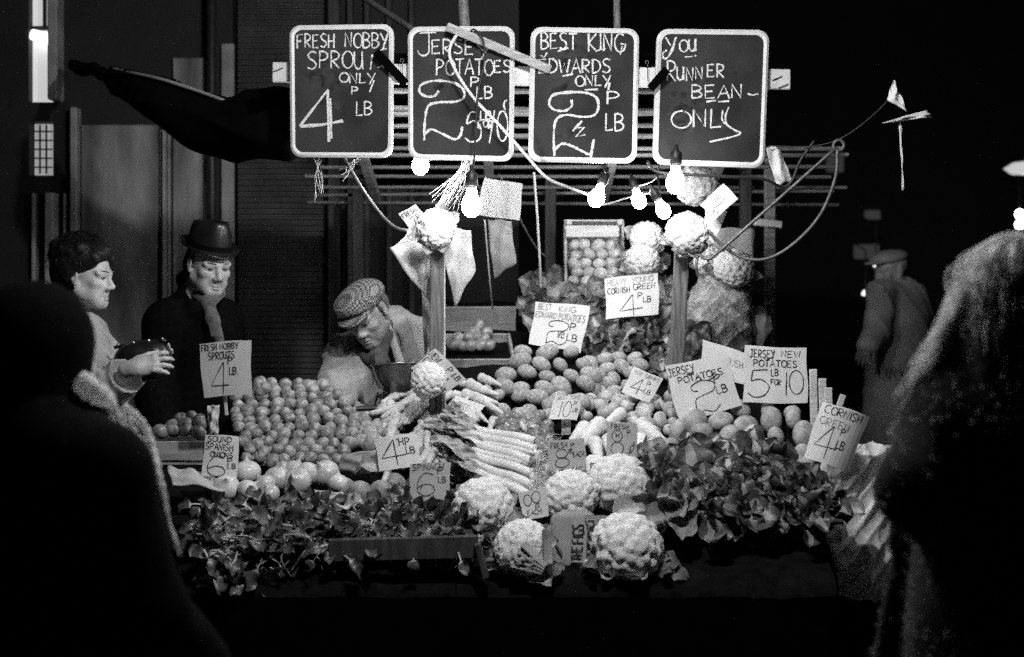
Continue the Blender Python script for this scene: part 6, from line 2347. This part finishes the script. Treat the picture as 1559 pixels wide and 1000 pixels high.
    MB().lathe([(r, 0), (r * 1.03, .003), (r * 1.0, .006), (r * .97, .002), (r * .80, -.050), (r * .56, -.092), (r * .40, -.108), (.0001, -.110)], c, Rt, 36).build('pan', 'pan', t, smooth=True)
    MB().lathe([(r * 1.0, .001), (r * 1.04, .004), (r * 1.0, .0075), (r * .985, .004)], c, Rt, 36).build('pan_rim', 'steel', t, smooth=True)
    mb = MB()
    for a in np.linspace(0, 6.28, 9)[:-1]:
        p = np.array(c) + np.array((.07 * math.cos(a), .05 * math.sin(a), -.10))
        mb.tube([p, p + np.array((.012 * math.cos(a), .01 * math.sin(a), -.05)), p + np.array((0, 0, -.09))], .004, 6)
    for z, q in ((-.115, 1), (-.165, 1.15)):
        mb.tube([np.array(c) + np.array((.075 * q * math.cos(a), .052 * q * math.sin(a), z)) for a in np.linspace(0, 6.29, 24)], .005, 6)
    mb.build('cradle', 'iron', t, smooth=True)
    mb = MB()
    mb.box(np.array(c) + np.array((0, 0, -.225)), (.20, .14, .07), bev=.012)
    mb.tube([np.array(c) + np.array((-.15, -.03, -.16)), np.array(c) + np.array((.15, .0, -.15))], .010, 8)
    mb.build('base', 'iron', t)
    # crates
    crate('apple_crate', P(272, 700, 5.06), (.33, .16, .085), np.eye(3), 'low wooden crate of dark apples at the near end behind the onion card', 'wood_crate', 1, False)
    crate('open_crate', P(724, 552, 5.86), (.30, .22, .085), np.array(Euler((.42, 0, .10)).to_matrix()), 'open pale crate of small apples between the post and the cabbages', 'wood_crate', 1, False)
    MB().box(P(730, 500, 6.06), (.31, .012, .20), np.array(Euler((.35, 0, .05)).to_matrix()), bev=.004).build('end_panel', 'wood_crate', None)
    tag(LAST(), 'tall pale board standing at the back of the open crate', 'board')
    Rc = np.array(Euler((1.30, 0, 0)).to_matrix())
    crate('upright_crate', P(903, 398, 6.24), (.26, .30, .12), Rc, 'wooden crate of pale apples stood on its side up at the back', 'wood_pale', 1, True)
    MB().box(P(902, 352, 6.10), (.23, .012, .05), None, bev=.003).build('crate_board', 'wood_pale', None)
    tag(LAST(), 'pale board nailed across the top of the upright crate', 'board')
    # the fig bag
    c = P(873, 822, 4.45)
    t = thing('paper_sack', c, 'printed paper sack lettered the figs squeezed between cauliflowers', 'paper sack')
    s = Sdf(np.array(c) - .16, np.array(c) + .16, .004)
    Rb = np.array(Euler((-.25, 0, -.05)).to_matrix())
    for x in np.linspace(-.045, .045, 4):
        s.cap(np.array(c) + Rb @ np.array((x, 0, -.07)), np.array(c) + Rb @ np.array((x, .0, .06)), .034, .028, .02)
    s.crumple(.005, 28, 3)
    s.mesh('sack_body', 'paper_dark', t)
    f = quad_surf(P(872, 790, 4.405), P(905, 790, 4.40), P(902, 856, 4.375), P(868, 856, 4.38), bend=.003)
    g = quad_surf(P(884, 792, 4.398), P(904, 792, 4.394), P(902, 856, 4.368), P(880, 856, 4.372), bend=.003)
    V = [tuple(f(i / 4, j / 8, o)) for o in (0, -.006) for j in range(9) for i in range(5)]
    Fc = []
    for o in (0, 1):
        for j in range(8):
            for i in range(4):
                q = o * 45 + j * 5 + i
                Fc.append((q, q + 1, q + 6, q + 5))
    MB().add(V, Fc).build('printed_band', 'card_grey', t)
    V = [tuple(g(.55 + .5 * i / 4, j / 8, o + .001)) for o in (.003, -.004) for j in range(9) for i in range(5)]
    MB().add(V, Fc).build('dark_band', 'ink', t)
    def vert(text, u0, u1, v0, v1):
        return [[(u0 + (u1 - u0) * q[1], v1 - (v1 - v0) * q[0]) for q in s_] for s_ in glyphs(text, 0, 0, 1, 1)]
    lay_strokes(vert('THE', .04, .52, .62, .96) + vert('FIGS', .02, .54, .12, .56), f, .07, 2.0, .003).build('lettering', 'ink', t)
    mb = MB()
    for v in (.12, .34, .56, .78, .93):
        cc = g(.78, v, .006)
        mb.lathe([(.0001, .001), (.0075, .0005), (.0085, -.002)], cc, rot_to((1, 0, 0), (0, -1, 0)), 12)
    mb.build('printed_discs', 'paper_dark', t, smooth=True)
    # sacks
    s = Sdf(P(1095, 480, 5.75) - Vector((.45, .35, .55)), P(1095, 480, 5.75) + Vector((.45, .35, .45)), .007)
    c = np.array(P(1092, 490, 5.80))
    s.ell(c, (.135, .12, .20), None, .05)
    s.ell(c + np.array((.0, 0, -.16)), (.15, .13, .22), None, .06)
    s.ell(c + np.array((.03, 0, .12)), (.09, .09, .08), None, .05)
    s.crumple(.010, 14, 2).folds(.020, (.5, .3, .8), 42, 2, 4).folds(.016, (-.6, .3, .7), 55, 5, 4).crumple(.003, 150, 3)
    o = s.mesh('rough_sack', 'sack', None, tuple(c))
    tag(o, 'big rough hessian sack standing behind the wooden post', 'sack')
    s = Sdf(P(1306, 800, 4.75) - Vector((.35, .3, .55)), P(1306, 800, 4.75) + Vector((.35, .3, .45)), .007)
    c = np.array(P(1300, 800, 4.80))
    s.ell(c + np.array((0, 0, .05)), (.135, .11, .22), None, .05)
    s.ell(c + np.array((.01, 0, -.12)), (.15, .12, .18), None, .05)
    s.cap(c + np.array((-.08, -.02, .22)), c + np.array((.12, -.02, .24)), .035, .03, .05)
    s.crumple(.020, 10, 3).crumple(.012, 22, 8).folds(.014, (.8, .1, -.5), 34, 6, 9).folds(.012, (-.6, .3, .7), 46, 2, 9).crumple(.004, 60, 5)
    o = s.mesh('plastic_sack', 'plastic', None, tuple(c))
    tag(o, 'crumpled white plastic sack standing on the ground beside the stall', 'sack')
    s = Sdf(P(1306, 940, 4.75) - Vector((.35, .3, .5)), P(1306, 940, 4.75) + Vector((.35, .3, .3)), .010)
    c = np.array(P(1300, 960, 4.80))
    s.ell(c, (.14, .12, .22), None, .05)
    s.crumple(.016, 20, 4)
    o = s.mesh('dark_sack', 'tray', None, tuple(c))
    tag(o, 'dark sack beneath the white plastic sack', 'sack')
    # dark car parked far right
    Y = 9.6
    mat('car_paint', .012, .25, spec=.6)
    mat('car_glass', .01, .05, spec=.8)
    mat('headlamp', .5, .1, .2, 30, metal=.8)
    x0 = P(1275, 415, Y).x
    t = thing('parked_car', (x0, Y + 1.2, 0), 'dark parked car with round headlamps facing the stall in the gloom', 'car')
    mb = MB()
    prof = [(-.05, .35), (-.06, .60), (0, .80), (.95, .92), (1.0, .93)]
    W_ = .78
    V, Fc = [], []
    ring = [(0, .32), (-.03, .58), (.05, .80), (1.05, .92), (1.55, 1.36), (2.7, 1.38), (3.3, .95), (3.9, .88), (3.95, .35)]
    for sgn in (-1, 1):
        for (y, z) in ring:
            ins = .14 if z > 1.2 else (.03 if z > .85 else 0)
            V.append((x0 + sgn * (W_ - ins), Y + y, z))
    n = len(ring)
    Fc = [tuple(range(n))[::-1], tuple(range(n, 2 * n))] + [(i, (i + 1) % n, n + (i + 1) % n, n + i) for i in range(n)]
    mb.add(V, Fc).build('body', 'car_paint', t)
    mb = MB()
    V = [(x0 - .66, Y + 1.10, .95), (x0 + .66, Y + 1.10, .95), (x0 + .58, Y + 1.50, 1.31), (x0 - .58, Y + 1.50, 1.31)]
    V += [(a, b - .012, c_ + .012) for a, b, c_ in V]
    mb.add(V, [(4, 5, 6, 7), (0, 3, 2, 1), (0, 1, 5, 4), (1, 2, 6, 5), (2, 3, 7, 6), (3, 0, 4, 7)]).build('windscreen', 'car_glass', t)
    for sgn in (-1, 1):
        MB().lathe([(.0001, -.05), (.05, -.045), (.085, -.01), (.095, .01), (.085, .02)], (x0 + sgn * .55, Y - .05, .66), rot_to((1, 0, 0), (0, 1, 0)), 18).build('headlamp', 'headlamp', t, smooth=True)
        w = MB().lathe([(.0001, -.09), (.2, -.09), (.3, -.07), (.3, .07), (.2, .09), (.0001, .09)], (x0 + sgn * .70, Y + .75, .30), rot_to((0, 1, 0), (1, 0, 0)), 20).build('wheel', 'cable_black', t, smooth=True)
        MB().lathe([(.0001, -.02), (.13, -.02), (.15, 0)], (x0 + sgn * .80, Y + .75, .30), rot_to((0, 1, 0), (-sgn, 0, 0)), 16).build('hub_cap', 'steel', w, smooth=True)
        MB().lathe([(.0001, -.09), (.2, -.09), (.3, -.07), (.3, .07), (.2, .09), (.0001, .09)], (x0 + sgn * .70, Y + 3.1, .30), rot_to((0, 1, 0), (1, 0, 0)), 20).build('wheel', 'cable_black', t, smooth=True)
    MB().tube([(x0 - .8, Y - .12, .45), (x0, Y - .16, .45), (x0 + .8, Y - .12, .45)], .035, 8).build('bumper', 'steel', t, smooth=True)
    MB().box((x0, Y - .045, .64), (.7, .03, .16), bev=.01).build('grille', 'iron', t)


build_setting()
build_produce()
build_stall()
build_shopfront()
build_lights()
build_boards()
build_cards()
build_greens()
build_props()
build_people()
